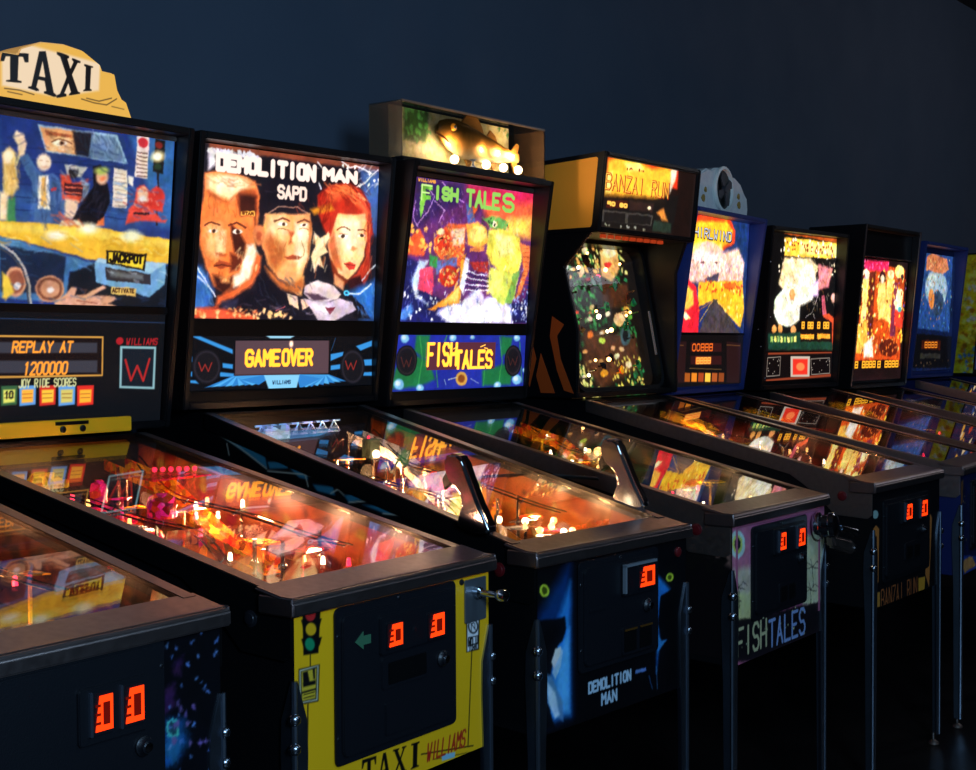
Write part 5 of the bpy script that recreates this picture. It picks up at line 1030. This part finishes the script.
# ---------------------------------------------------------------- fishing themed machine
ft, g = machine('FT', 'pink-fronted pinball machine with printed palms and a clear fish case on top')
g['bw'] = .352
c = cabinet(ft, g, front='ft_front', button='red', railcol='dsteel', door=(-.182, .155, .640, .882, DOOR((-.075, .12, .795, .865, [(-.047, -.015, .808, .852), (.066, .104, .805, .85)], (.09, .77), (-.04, .06, .66, .72), 2, False, True))))
art_side('side_art', 'ft_side', -.2812, M['print'], c, clip=lambda y: (g['zb']+.02, np.minimum(g['zl']-.04+(g['zr']-g['zl'])*y/g['yb'], g['zr']-.05)))
fr = MB().prism([(-.262, .60), (-.255, .60), (-.255, .888), (.24, .884), (.24, .60), (.247, .60), (.247, .892), (-.262, .896)], -.004, -.0015, 'y').build('pink_edging', mat('pink_edging', 'b0607c', .5), ft, smooth=False)
re_ = MB().lathe([(.034, 0), (.038, .006), (.038, .020), (.030, .024), (.030, .040), (.036, .044), (.036, .058), (.026, .066), (.006, .070)], (.205, -.004, .842), (.25, -1, .1), 20).build('reel_plunger', M['chrome'], ft)
MB().tube([(.235, -.070, .838), (.262, -.085, .832), (.285, -.092, .822)], [.010, .008, .012], 10).build('reel_crank', M['chrome'], re_)
hd = MB().prism([(.205, .822), (.345, .792), (.372, .778), (.366, .752), (.335, .752), (.215, .785)], -.062, -.036, 'y').build('reel_handle', M['dsteel'], re_, .007, seg=3)
MB().lathe([(.006, 0), (.006, .004), (.002, .006)], (.352, -.062, .768), (0, -1, 0), 10).build('handle_screw', M['screw'], hd)
MB().lathe([(.011, 0), (.011, .004), (.004, .007)], (.12, -.013, .775), (0, -1, 0), 14).build('start_button', M['blackbtn'], ft)
pf = playfield(ft, g, 'river', 31, 1.1, 3, .62)
MB().ball((.04, .60, 1.035), .013, 12).build('yellow_lamp', BULB['warm'], pf)
bb, P0, P1, bw = backbox(ft, g, rt=.072, rb=.006, deep=.19)
art_plane('translite', 'ft_glass', P0, P1, M['art_lit2'], bb)
sp = art_plane('speaker_panel', 'ft_panel', P0, P1, M['art_lit'], bb)
bar(bb, P0, P1, .200, .238, bw, 'trim', .008); bar(bb, P0, P1, .0, .031, bw, 'trim', .006); bar(bb, P0, P1, .670, .684, bw, 'dsteel', .006)
display('ft_display', sp, P0, P1, *DISP['ft_display'][:4], '3c1a24')
# topper: clear case with mounted fish and bulbs
z0 = g['zt']; y0, y1 = 1.02, 1.15
cs = MB(); cs.box(-.347, .377, y0-.004, y1+.006, z0, z0+.014)
case = cs.build('fish_case', M['trim'], ft, .002)
MB().box(-.345, .375, y0, y0+.003, z0+.014, 2.058).build('case_front', M['case'], case, smooth=False)
for s in (-1, 1):
    a, b2 = sorted((s*.36+.015, s*.357+.015)); MB().box(a, b2, y0+.003, y1, z0+.014, 2.058).build('case_side', M['smoked'], case, smooth=False)
MB().box(-.345, .375, y0+.006, y1, 2.059, 2.062).build('case_lid', M['case'], case, smooth=False)
MB().box(-.346, .376, y0-.001, y0+.006, 2.056, 2.063).build('case_edge', mat('smoky_edge', '7a6452', .3), case, .0015)
cv, b = art_canvas('ft_case')
MB().box(-.340, .250, 1.079, 1.082, 1.9, 2.055).build('backdrop_board', M['trim'], case, smooth=False)
bd = grid_mesh('case_backdrop', cv, lambda U, V: np.stack([b[0]+.015+U/1000, np.full_like(U, 1.078), 1.9+b[3]-V/1000], -1), M['print'], case)
MB().box(-.341, .371, y1-.004, y1, z0+.014, 2.056).build('case_back', M['trim'], case, smooth=False)
# fish body: loft of ellipses from snout (left) to tail (right)
FX = [(x+.075, 1.975+(z-1.972)*1.05, r*1.14, q*.75) for x, z, r, q in [(-.225, 2.000, .008, .006), (-.215, 1.998, .024, .014), (-.18, 1.990, .040, .022), (-.14, 1.984, .048, .028), (-.09, 1.976, .050, .032), (-.02, 1.968, .042, .030), (.05, 1.962, .032, .024), (.11, 1.958, .022, .016), (.16, 1.956, .015, .010), (.185, 1.956, .014, .008)]]
fb = MB(); n = 16; yc = 1.048
vs = []; 
for x, zc, rz, ry in FX:
    for k in range(n):
        a = 2*PI*k/n; vs.append((x, yc+ry*math.cos(a), zc+rz*math.sin(a)))
fs = [[j*n+i, j*n+(i+1) % n, (j+1)*n+(i+1) % n, (j+1)*n+i] for j in range(len(FX)-1) for i in range(n)]+[list(range(n)), list(range((len(FX)-1)*n, len(FX)*n))]
fb.add(vs, fs)
fm = bpy.data.materials.new('bass_skin'); fm.use_nodes = True; nt = fm.node_tree; pb = nt.nodes['Principled BSDF']
tc = nt.nodes.new('ShaderNodeTexCoord'); sx_ = nt.nodes.new('ShaderNodeSeparateXYZ'); cr = nt.nodes.new('ShaderNodeValToRGB'); mr = nt.nodes.new('ShaderNodeMapRange'); nz = nt.nodes.new('ShaderNodeTexNoise'); ad = nt.nodes.new('ShaderNodeMath')
nt.links.new(tc.outputs['Object'], sx_.inputs[0]); nt.links.new(tc.outputs['Object'], nz.inputs['Vector']); nz.inputs['Scale'].default_value = 45
mr.inputs[1].default_value = 1.93; mr.inputs[2].default_value = 2.02; nt.links.new(sx_.outputs[2], mr.inputs[0])
ad.operation = 'MULTIPLY_ADD'; ad.inputs[1].default_value = .25; nt.links.new(nz.outputs['Fac'], ad.inputs[0]); nt.links.new(mr.outputs[0], ad.inputs[2]); nt.links.new(ad.outputs[0], cr.inputs[0])
el = cr.color_ramp.elements; el[0].position = .15; el[0].color = hexlin('ffe8b8')+[1]; el[1].position = .95; el[1].color = hexlin('5a4420')+[1]
e = el.new(.45); e.color = hexlin('f0b060')+[1]; e = el.new(.7); e.color = hexlin('b08038')+[1]
nt.links.new(cr.outputs[0], pb.inputs['Base Color']); pb.inputs['Roughness'].default_value = .3
fish = fb.build('mounted_fish', fm, case)
MB().ball((-.098, yc-.020, 2.012), .012, 12, sy=.6).build('fish_eye', [mat('fish_eye_gold', 'e09820', .2, emit='e09020', es=.4)], case)
MB().ball((-.099, yc-.027, 2.012), .006, 10, sy=.6).build('fish_pupil', M['trim'], case)
fin = MB(); fy = (yc-.003, yc+.003)
FZ = lambda pts: [(x+.075, 1.975+(z-1.972)*1.05) for x, z in pts]
fin.prism(FZ([(-.11, 2.030), (-.085, 2.056), (-.06, 2.062), (-.03, 2.050), (-.01, 2.030), (.0, 2.010)]), *fy, 'y')
fin.prism(FZ([(.015, 2.000), (.035, 2.024), (.06, 2.010), (.075, 1.985)]), *fy, 'y')
fin.prism(FZ([(.14, 1.966), (.175, 2.000), (.190, 1.995), (.175, 1.955), (.180, 1.915), (.165, 1.908), (.14, 1.946)]), *fy, 'y')
fin.prism(FZ([(-.10, 1.930), (-.075, 1.895), (-.06, 1.925)]), *fy, 'y'); fin.prism(FZ([(.03, 1.930), (.05, 1.900), (.07, 1.935)]), *fy, 'y')
fin.build('fish_fins', mat('fish_fin', 'a87838', .4), case)
mo = MB().tube([(-.165, yc-.006, 1.990), (-.135, yc-.016, 1.975), (-.115, yc-.020, 1.962)], .003, 6).build('fish_mouth', mat('fish_lip', '6a3420', .4), case)
for x in (-.085, .075, .165, .245):
    bl = MB().ball((x, 1.036, z0+.032), .014, 12).build('case_bulb', BULB['white'], case)
    point('case_lamp', (x-.03, 1.026, z0+.075), ft, (1, .78, .52), 1.7, .022)
MB().lathe([(.010, 0), (.010, .004), (.004, .008), (.004, .02), (.012, .026)], (.0, 1.03, z0+.014)).build('case_knob', mat('pale_blue_knob', '8090b8', .3), case)

# ---------------------------------------------------------------- machine with an upright playfield
br, g = machine('BR', 'tall pinball machine with an upright jungle-green playfield under an overhanging orange-sided head')
c = cabinet(br, g, front='br_front', button='red', railcol='dsteel', door=(-.214, .178, .612, .868, DOOR((-.095, .13, .782, .855, [(-.066, -.02, .796, .842), (.064, .112, .793, .842)], (.09, .748), (-.06, .07, .66, .72), 2, False, True))))
playfield(br, g, 'ember', 47, 1.1, 3, .9)
W = .33; t = .018; b = MB()
prof = {-1: [(1.045, 1.165), (1.045, 1.40), (1.10, 1.62), (.985, 1.738), (1.36, 1.738), (1.36, 1.165)], 1: [(1.03, 1.165), (1.03, 1.45), (1.03, 1.62), (.985, 1.738), (1.36, 1.738), (1.36, 1.165)]}
for s in (-1, 1):
    a, c2 = sorted((s*W, s*(W-t))); b.prism(prof[s], a, c2, 'x')
b.box(-W+t, W-t, 1.342, 1.36, 1.165, 1.738); b.box(-W+t, W-t, 1.05, 1.342, 1.165, 1.183)
bb = b.build('backbox', M['black'], br, .004)
art_side('side_art', 'br_side', -.3312, M['print'], bb, clip=lambda y: (1.17, 1.17+np.clip((y-1.05)/.05, 0, 1)*.30+.02)) if 0 else None
cv, bq = art_canvas('br_side')
sel = MB()
for p in ([(1.10, 1.42), (1.13, 1.38), (1.115, 1.30), (1.07, 1.20), (1.06, 1.18), (1.10, 1.19), (1.13, 1.26), (1.16, 1.38), (1.15, 1.45)], [(1.20, 1.32), (1.17, 1.25), (1.14, 1.18), (1.20, 1.18), (1.22, 1.24)], [(1.25, 1.40), (1.22, 1.30), (1.25, 1.20), (1.28, 1.30)]):
    sel.prism(p, -.3318, -.3302, 'x')
sel.build('flame_decal', mat('flame_orange', 'c04c18', .45), bb, smooth=False)
# upright playfield with frame and glass; its print glows in place of lamps
pfv = MB(); q0, q1 = (1.075, 1.150+.03), (1.185, 1.735)
fr = MB()
def vq(x, v, o):
    L = math.hypot(q1[0]-q0[0], q1[1]-q0[1]); dy, dz = (q1[0]-q0[0])/L, (q1[1]-q0[1])/L
    return (x, q0[0]+v*dy-o*dz, q0[1]+v*dz+o*dy)
art = ART['br_field']; cv, bq = art_canvas('br_field')
up = sheet('upright_playfield', cv, -.285, .58, (1.07, 1.165), (1.19, 1.735), M['art_lit'], bb, -.03)
r = random.Random(77)
for k in range(34):
    x, v = r.uniform(-.24, .24), r.uniform(.04, .53); c0 = Vector(vq(x, v, -.03)); nn = (Vector(vq(x, v, 0))-c0).normalized()
    kk = r.random()
    if kk < .45:
        MB().cyl(c0, c0+nn*.028, .0035, n=6).ball(c0+nn*.028, .006, 8).build('post', M['wire'], up)
    elif kk < .8:
        mb = MB(); pts = []
        for j in range(5):
            a = 1.257*j+k; w = r.uniform(.010, .030); pts.append(Vector(vq(x+w*math.cos(a), v+w*math.sin(a), 0)))
        mb.add([p-nn*.004 for p in pts]+[p-nn*.007 for p in pts], [[0, 1, 2, 3, 4], [9, 8, 7, 6, 5]]+[[j, (j+1) % 5, 5+(j+1) % 5, 5+j] for j in range(5)])
        mb.cyl(c0, c0+nn*.024, .003, n=6)
        mb.build('plastic_cover', PL[r.choice(['green', 'brown', 'green', 'orange', 'dark'])], up)
    else: MB().ball(c0+nn*.012, .006, 10).build('bulb', BULB[r.choice(['warm', 'warm', 'white'])], up)
for x, v, c_ in ((-.03, .12, 'warm'), (.02, .23, 'warm'), (-.01, .43, 'red'), (-.05, .28, 'white'), (.05, .46, 'warm')):
    MB().ball(vq(x, v, -.012), .009, 10).build('bulb', BULB[c_], up)
fb = MB(); ring = rrect(-.30, .30, .0, .565, .06, 6); rin = rrect(-.283, .283, .015, .548, .05, 6)
m_ = len(ring)
fb.add([vq(x, v, .012) for x, v in ring]+[vq(x, v, .012) for x, v in rin]+[vq(x, v, -.034) for x, v in ring]+[vq(x, v, -.034) for x, v in rin],
       [[i, (i+1) % m_, m_+(i+1) % m_, m_+i] for i in range(m_)]+[[2*m_+i, 3*m_+i, 3*m_+(i+1) % m_, 2*m_+(i+1) % m_] for i in range(m_)]
       +[[i, 2*m_+i, 2*m_+(i+1) % m_, (i+1) % m_] for i in range(m_)]+[[m_+i, m_+(i+1) % m_, 3*m_+(i+1) % m_, 3*m_+i] for i in range(m_)])
fb.build('playfield_frame', M['trim'], bb)
gl = MB().add([vq(x, v, .006) for x, v in rin]+[vq(x, v, .010) for x, v in rin], [list(range(m_)), list(range(m_, 2*m_))]+[[i, (i+1) % m_, m_+(i+1) % m_, m_+i] for i in range(m_)])
gl.build('upright_glass', glass_mat('upright_glass', 'ffffff', .22, .008), bb, smooth=False)
ck = MB().prism([(-.006, .13), (.006, .13), (.006, .30), (-.006, .30)], 0, .003, 'z')
ck.v = [vq(x+.262, v, .014+o) for x, v, o in ck.v]; ck.build('instruction_card', mat('pale_card', '8c8880', .6), bb, smooth=False)
# overhanging head
b = MB(); yh, yhb = .925, 1.36; z0h, z1h = 1.735, 2.008
for s in (-1, 1):
    a, c2 = sorted((s*W, s*(W-t)))
    b.prism([(.955, z0h), (yh, z1h), (yhb, z1h-.02), (yhb, z0h)], a, c2, 'x')
b.prism([(yh, z1h-t), (yh, z1h), (yhb, z1h-.02), (yhb, z1h-.02-t)], -W+t, W-t, 'x'); b.prism([(.955, z0h), (.953, z0h+t), (yhb, z0h+t), (yhb, z0h)], -W+t, W-t, 'x')
b.box(-W+t, W-t, yhb-.018, yhb, z0h+t, z1h-.02-t)
b.prism([(.972, z0h+t), (.946, z1h-t), (.956, z1h-t), (.982, z0h+t)], -W+t, W-t, 'x')
hd = b.build('head_box', M['black'], bb, .006)
MB().prism([(.982, 1.762), (.955, 1.984), (.962, 1.990), (1.34, 1.972), (1.34, 1.752), (.988, 1.752)], -.3325, -.3305, 'x').build('orange_side_panel', mat('orange_side_paint', 'ffa42c', .5), hd, .001)
art_plane('marquee', 'br_head', (.966, 1.735), (.938, 2.0), M['art_lit3'], hd)
for k in range(9): MB().box(-.24+.048*k, -.212+.048*k, 1.0, 1.01, 1.722, 1.734).build('head_lamp', mat('small_red_lens', 'a03020', .3, emit='c04018', es=.6), hd)

# ---------------------------------------------------------------- blue machine with fan topper
ww, g = machine('WW', 'blue pinball machine with a white cloud-shaped fan topper')
g['bw'] = .352
c = cabinet(ww, g, front='ww_front', skin='bluedeep', button='black', door=(-.16, .16, .61, .86, DOOR((-.08, .11, .785, .85, [(-.05, -.015, .795, .84), (.05, .09, .795, .84)], (.1, .75), (-.06, .07, .66, .72), 2, False, False))))
playfield(ww, g, 'ember', 52, .8, 2, .6)
bb, P0, P1, bw = backbox(ww, g, 'blue', rt=.075, rb=.006)
art_plane('translite', 'ww_glass', P0, P1, M['art_lit3'], bb); art_plane('speaker_panel', 'ww_panel', P0, P1, M['art_lit2'], bb)
bar(bb, P0, P1, .222, .232, bw, 'trim', .004)
zt = g['zt']
cl = [(x*1.2+.02, z) for x, z in [(-.215, zt), (-.222, zt+.055), (-.205, zt+.105), (-.165, zt+.150), (-.115, zt+.172), (-.085, zt+.168), (-.05, zt+.182), (.0, zt+.188), (.05, zt+.180), (.085, zt+.160), (.115, zt+.160), (.16, zt+.140), (.19, zt+.105), (.215, zt+.085), (.222, zt+.04), (.215, zt)]]
tp = MB().prism(cl, 1.03, 1.12, 'y').build('fan_topper', mat('cloud_white_plastic', 'fffff4', .5, noise=(40, 'd0d0d8')), ww, .006, seg=3)
MB().lathe([(.088, 0), (.094, .006), (.094, .014), (.082, .016), (.080, .004), (.078, .0)], (.02, 1.03, zt+.098), (0, -1, 0), 28).build('fan_ring', mat('fan_ring_white', 'f4f4ea', .4), tp)
MB().lathe([(.080, 0), (.080, .003)], (.02, 1.03, zt+.098), (0, -1, 0), 28).build('fan_well', M['trim'], tp)
fn = MB(); c0 = Vector((.02, 1.016, zt+.098))
for k in range(4):
    a = PI/2*k+.4
    fn.prism([(.008*math.cos(a-1), .008*math.sin(a-1)), (.066*math.cos(a-.25), .066*math.sin(a-.25)), (.072*math.cos(a+.1), .072*math.sin(a+.1)), (.06*math.cos(a+.4), .06*math.sin(a+.4)), (.008*math.cos(a+.9), .008*math.sin(a+.9))], -.002, .002, 'y')
fn.cyl((0, -.008, 0), (0, .008, 0), .016, n=14); fn.v = [(c0.x+x, c0.y+y, c0.z+z) for x, y, z in fn.v]
fn.build('fan_blades', mat('fan_grey', '3a3c42', .45), tp)
for x, z, q in ((-.16, .05, 1), (-.14, .085, .7), (.19, .05, 1), (.185, .085, .8)):
    MB().prism([(x+.020*q*math.cos(k*.9+z*9)*(1 if k % 2 else .7), zt+z+.016*q*math.sin(k*.9+z*9)) for k in range(7)], 1.027, 1.030, 'y').build('gold_swirl', mat('gold_print', 'b08830', .5), tp, smooth=False)

# ---------------------------------------------------------------- dark machine with gold lettering
b6, g = machine('B6', 'black pinball machine with gold-white backglass and small red display between dark speakers')
g['bw'] = .352
cabinet(b6, g, button='black', rail='steel'); playfield(b6, g, 'ember', 61, .7, 2, .5)
bb, P0, P1, bw = backbox(b6, g, rt=.06, rb=.03)
art_plane('translite', 'b6_glass', P0, P1, M['art_lit3'], bb); art_plane('speaker_panel', 'b6_panel', P0, P1, M['art_lit2'], bb)
r = random.Random(5); st = MB()
for _ in range(22): st.ball((-bw-.0005, r.uniform(1.0, 1.25), r.uniform(1.2, 1.84)), r.choice([.0025, .004]), 6, sx=.4)
st.build('star_flecks', mat('star_flecks', 'c8c8d0', .5), bb)
gr = MB()
for k in range(12): gr.box(bw, bw+.003, 1.10, 1.25, 1.20+k*.03, 1.212+k*.03)
gr.build('side_vent', mat('vent_brown', '5a3820', .5), bb)

b7, g = machine('B7', 'pinball machine with a glowing orange backglass under a blank black upper panel')
cabinet(b7, g, button='black'); playfield(b7, g, 'fire', 71, .6, 2, .45)
bb, P0, P1, bw = backbox(b7, g, rt=.05, rb=.02)
art_plane('translite', 'b7_glass', P0, P1, M['art_lit3'], bb)
bp = bar(bb, P0, P1, .640, .765, bw, 'trim', .012, 'upper_panel')
for v in (.636, .766): bar(bb, P0, P1, v, v+.006, bw, 'copper' if 'copper' in M else 'steel', .016, 'copper_edge')
for s in (-1, 1):
    a, c2 = sorted((s*bw, s*(bw-.012)))
    MB().prism([(g['yb']-.003, g['zbb']), (g['yb']-g['lean']*(g['zt']-g['zbb'])-.003, g['zt']), (g['yb']-g['lean']*(g['zt']-g['zbb'])-.0002, g['zt']), (g['yb']-.0002, g['zbb'])], a, c2, 'x').build('copper_edge', M['steel'], bb)

b8, g = machine('B8', 'blue pinball machine with a dim grey-blue backglass and one small orange display')
g['bw'] = .345
cabinet(b8, g, skin='bluedeep', button='black'); playfield(b8, g, 'dusk', 81, .6, 1, .6)
bb, P0, P1, bw = backbox(b8, g, 'blue', rt=.07, rb=.01)
art_plane('translite', 'b8_glass', P0, P1, M['art_lit'], bb)

b9, g = machine('B9', 'pinball machine with a yellow painted backbox side, last of the row at the right edge')
g['bw'] = .365
cabinet(b9, g, skin='bluedeep', button='black'); playfield(b9, g, 'dusk', 91, .6, 1, .8)
bb, P0, P1, bw = backbox(b9, g, rt=.06, rb=.02)
H = g['zt']-g['zbb']
cv, bq = art_canvas('b9_side')
def f9(U, V):
    z = np.clip(bq[3]-V/1000, g['zbb'], g['zt']-.01); lo = g['yb']-g['lean']*(z-g['zbb'])+.004
    y = np.clip(bq[1]-U/1000, lo, g['yb']+.215)
    return np.stack([np.full_like(y, -bw-.0008), y, z], -1)
grid_mesh('side_art', cv, f9, M['print'], bb)
cv = generic_art(680, 640, 5, '182040', ['c04028', 'e0a040', '305090', 'f0d0a0'], 14)
sheet('translite', cv, -.34, .66, P0, P1, M['art_lit'], bb)

# ---------------------------------------------------------------- room
def struct(name, m, x0, x1, y0, y1, z0, z1):
    o = MB().box(x0, x1, y0, y1, z0, z1).build(name, m, None, smooth=False); o['kind'] = 'structure'; return o
wallm = mat('painted_wall_blue_grey', '46505e', .75, spec=.25, noise=(3, '3f4856'))
floorm = mat('dark_floor', '141012', .35, noise=(6, '1e1612'))
struct('floor', floorm, -3.2, 13, -3.5, YW+.1, -.1, 0)
struct('wall_back', wallm, -3.2, 13, YW, YW+.1, 0, 3.6)
struct('wall_front', wallm, -3.2, 13, -3.6, -3.5, 0, 3.6)
struct('wall_left', wallm, -3.3, -3.2, -3.5, YW, 0, 3.6)
struct('wall_right', wallm, 13, 13.1, -3.5, YW, 0, 3.6)
struct('ceiling', mat('ceiling_dark', '24262a', .8), -3.2, 13, -3.5, YW+.1, 3.6, 3.7)
struct('baseboard_back', M['trim'], -3.2, 13, YW-.015, YW, 0, .1)

def area(name, loc, target, size, col, e, size_y=None):
    l = bpy.data.lights.new(name, 'AREA'); l.energy = e; l.color = col; l.size = size
    if size_y: l.shape = 'RECTANGLE'; l.size_y = size_y
    o = bpy.data.objects.new(name, l); COL.objects.link(o); o.location = loc
    o.rotation_euler = (Vector(target)-Vector(loc)).to_track_quat('-Z', 'Y').to_euler(); return o
LIGHTS()

# ---------------------------------------------------------------- camera
cam = bpy.data.cameras.new('camera'); co = bpy.data.objects.new('camera', cam); COL.objects.link(co)
h_, yaw, pitch, roll, foc = CAM
Fv = Vector((-math.sin(yaw)*math.cos(pitch), math.cos(yaw)*math.cos(pitch), math.sin(pitch)))
Rv = Vector((math.cos(yaw), math.sin(yaw), 0)); Uv = Rv.cross(Fv)
R2 = Rv*math.cos(roll)+Uv*math.sin(roll); U2 = -Rv*math.sin(roll)+Uv*math.cos(roll)
mm = Matrix(((R2.x, U2.x, -Fv.x), (R2.y, U2.y, -Fv.y), (R2.z, U2.z, -Fv.z)))
co.rotation_euler = mm.to_euler(); co.location = (0, 0, h_)
cam.sensor_width = 36; cam.lens = 36*foc/976; cam.clip_start = .05; cam.clip_end = 60
sc = bpy.context.scene; sc.camera = co
sc.view_settings.view_transform = 'Standard'; sc.view_settings.look = 'None'; sc.view_settings.gamma = 1; sc.view_settings.exposure = 0
w = bpy.data.worlds.new('world'); sc.world = w; w.use_nodes = True; w.node_tree.nodes['Background'].inputs[0].default_value = (.01, .013, .02, 1); w.node_tree.nodes['Background'].inputs[1].default_value = .5
sc.cycles.max_bounces = 8; sc.cycles.transparent_max_bounces = 16; sc.cycles.sample_clamp_indirect = 3
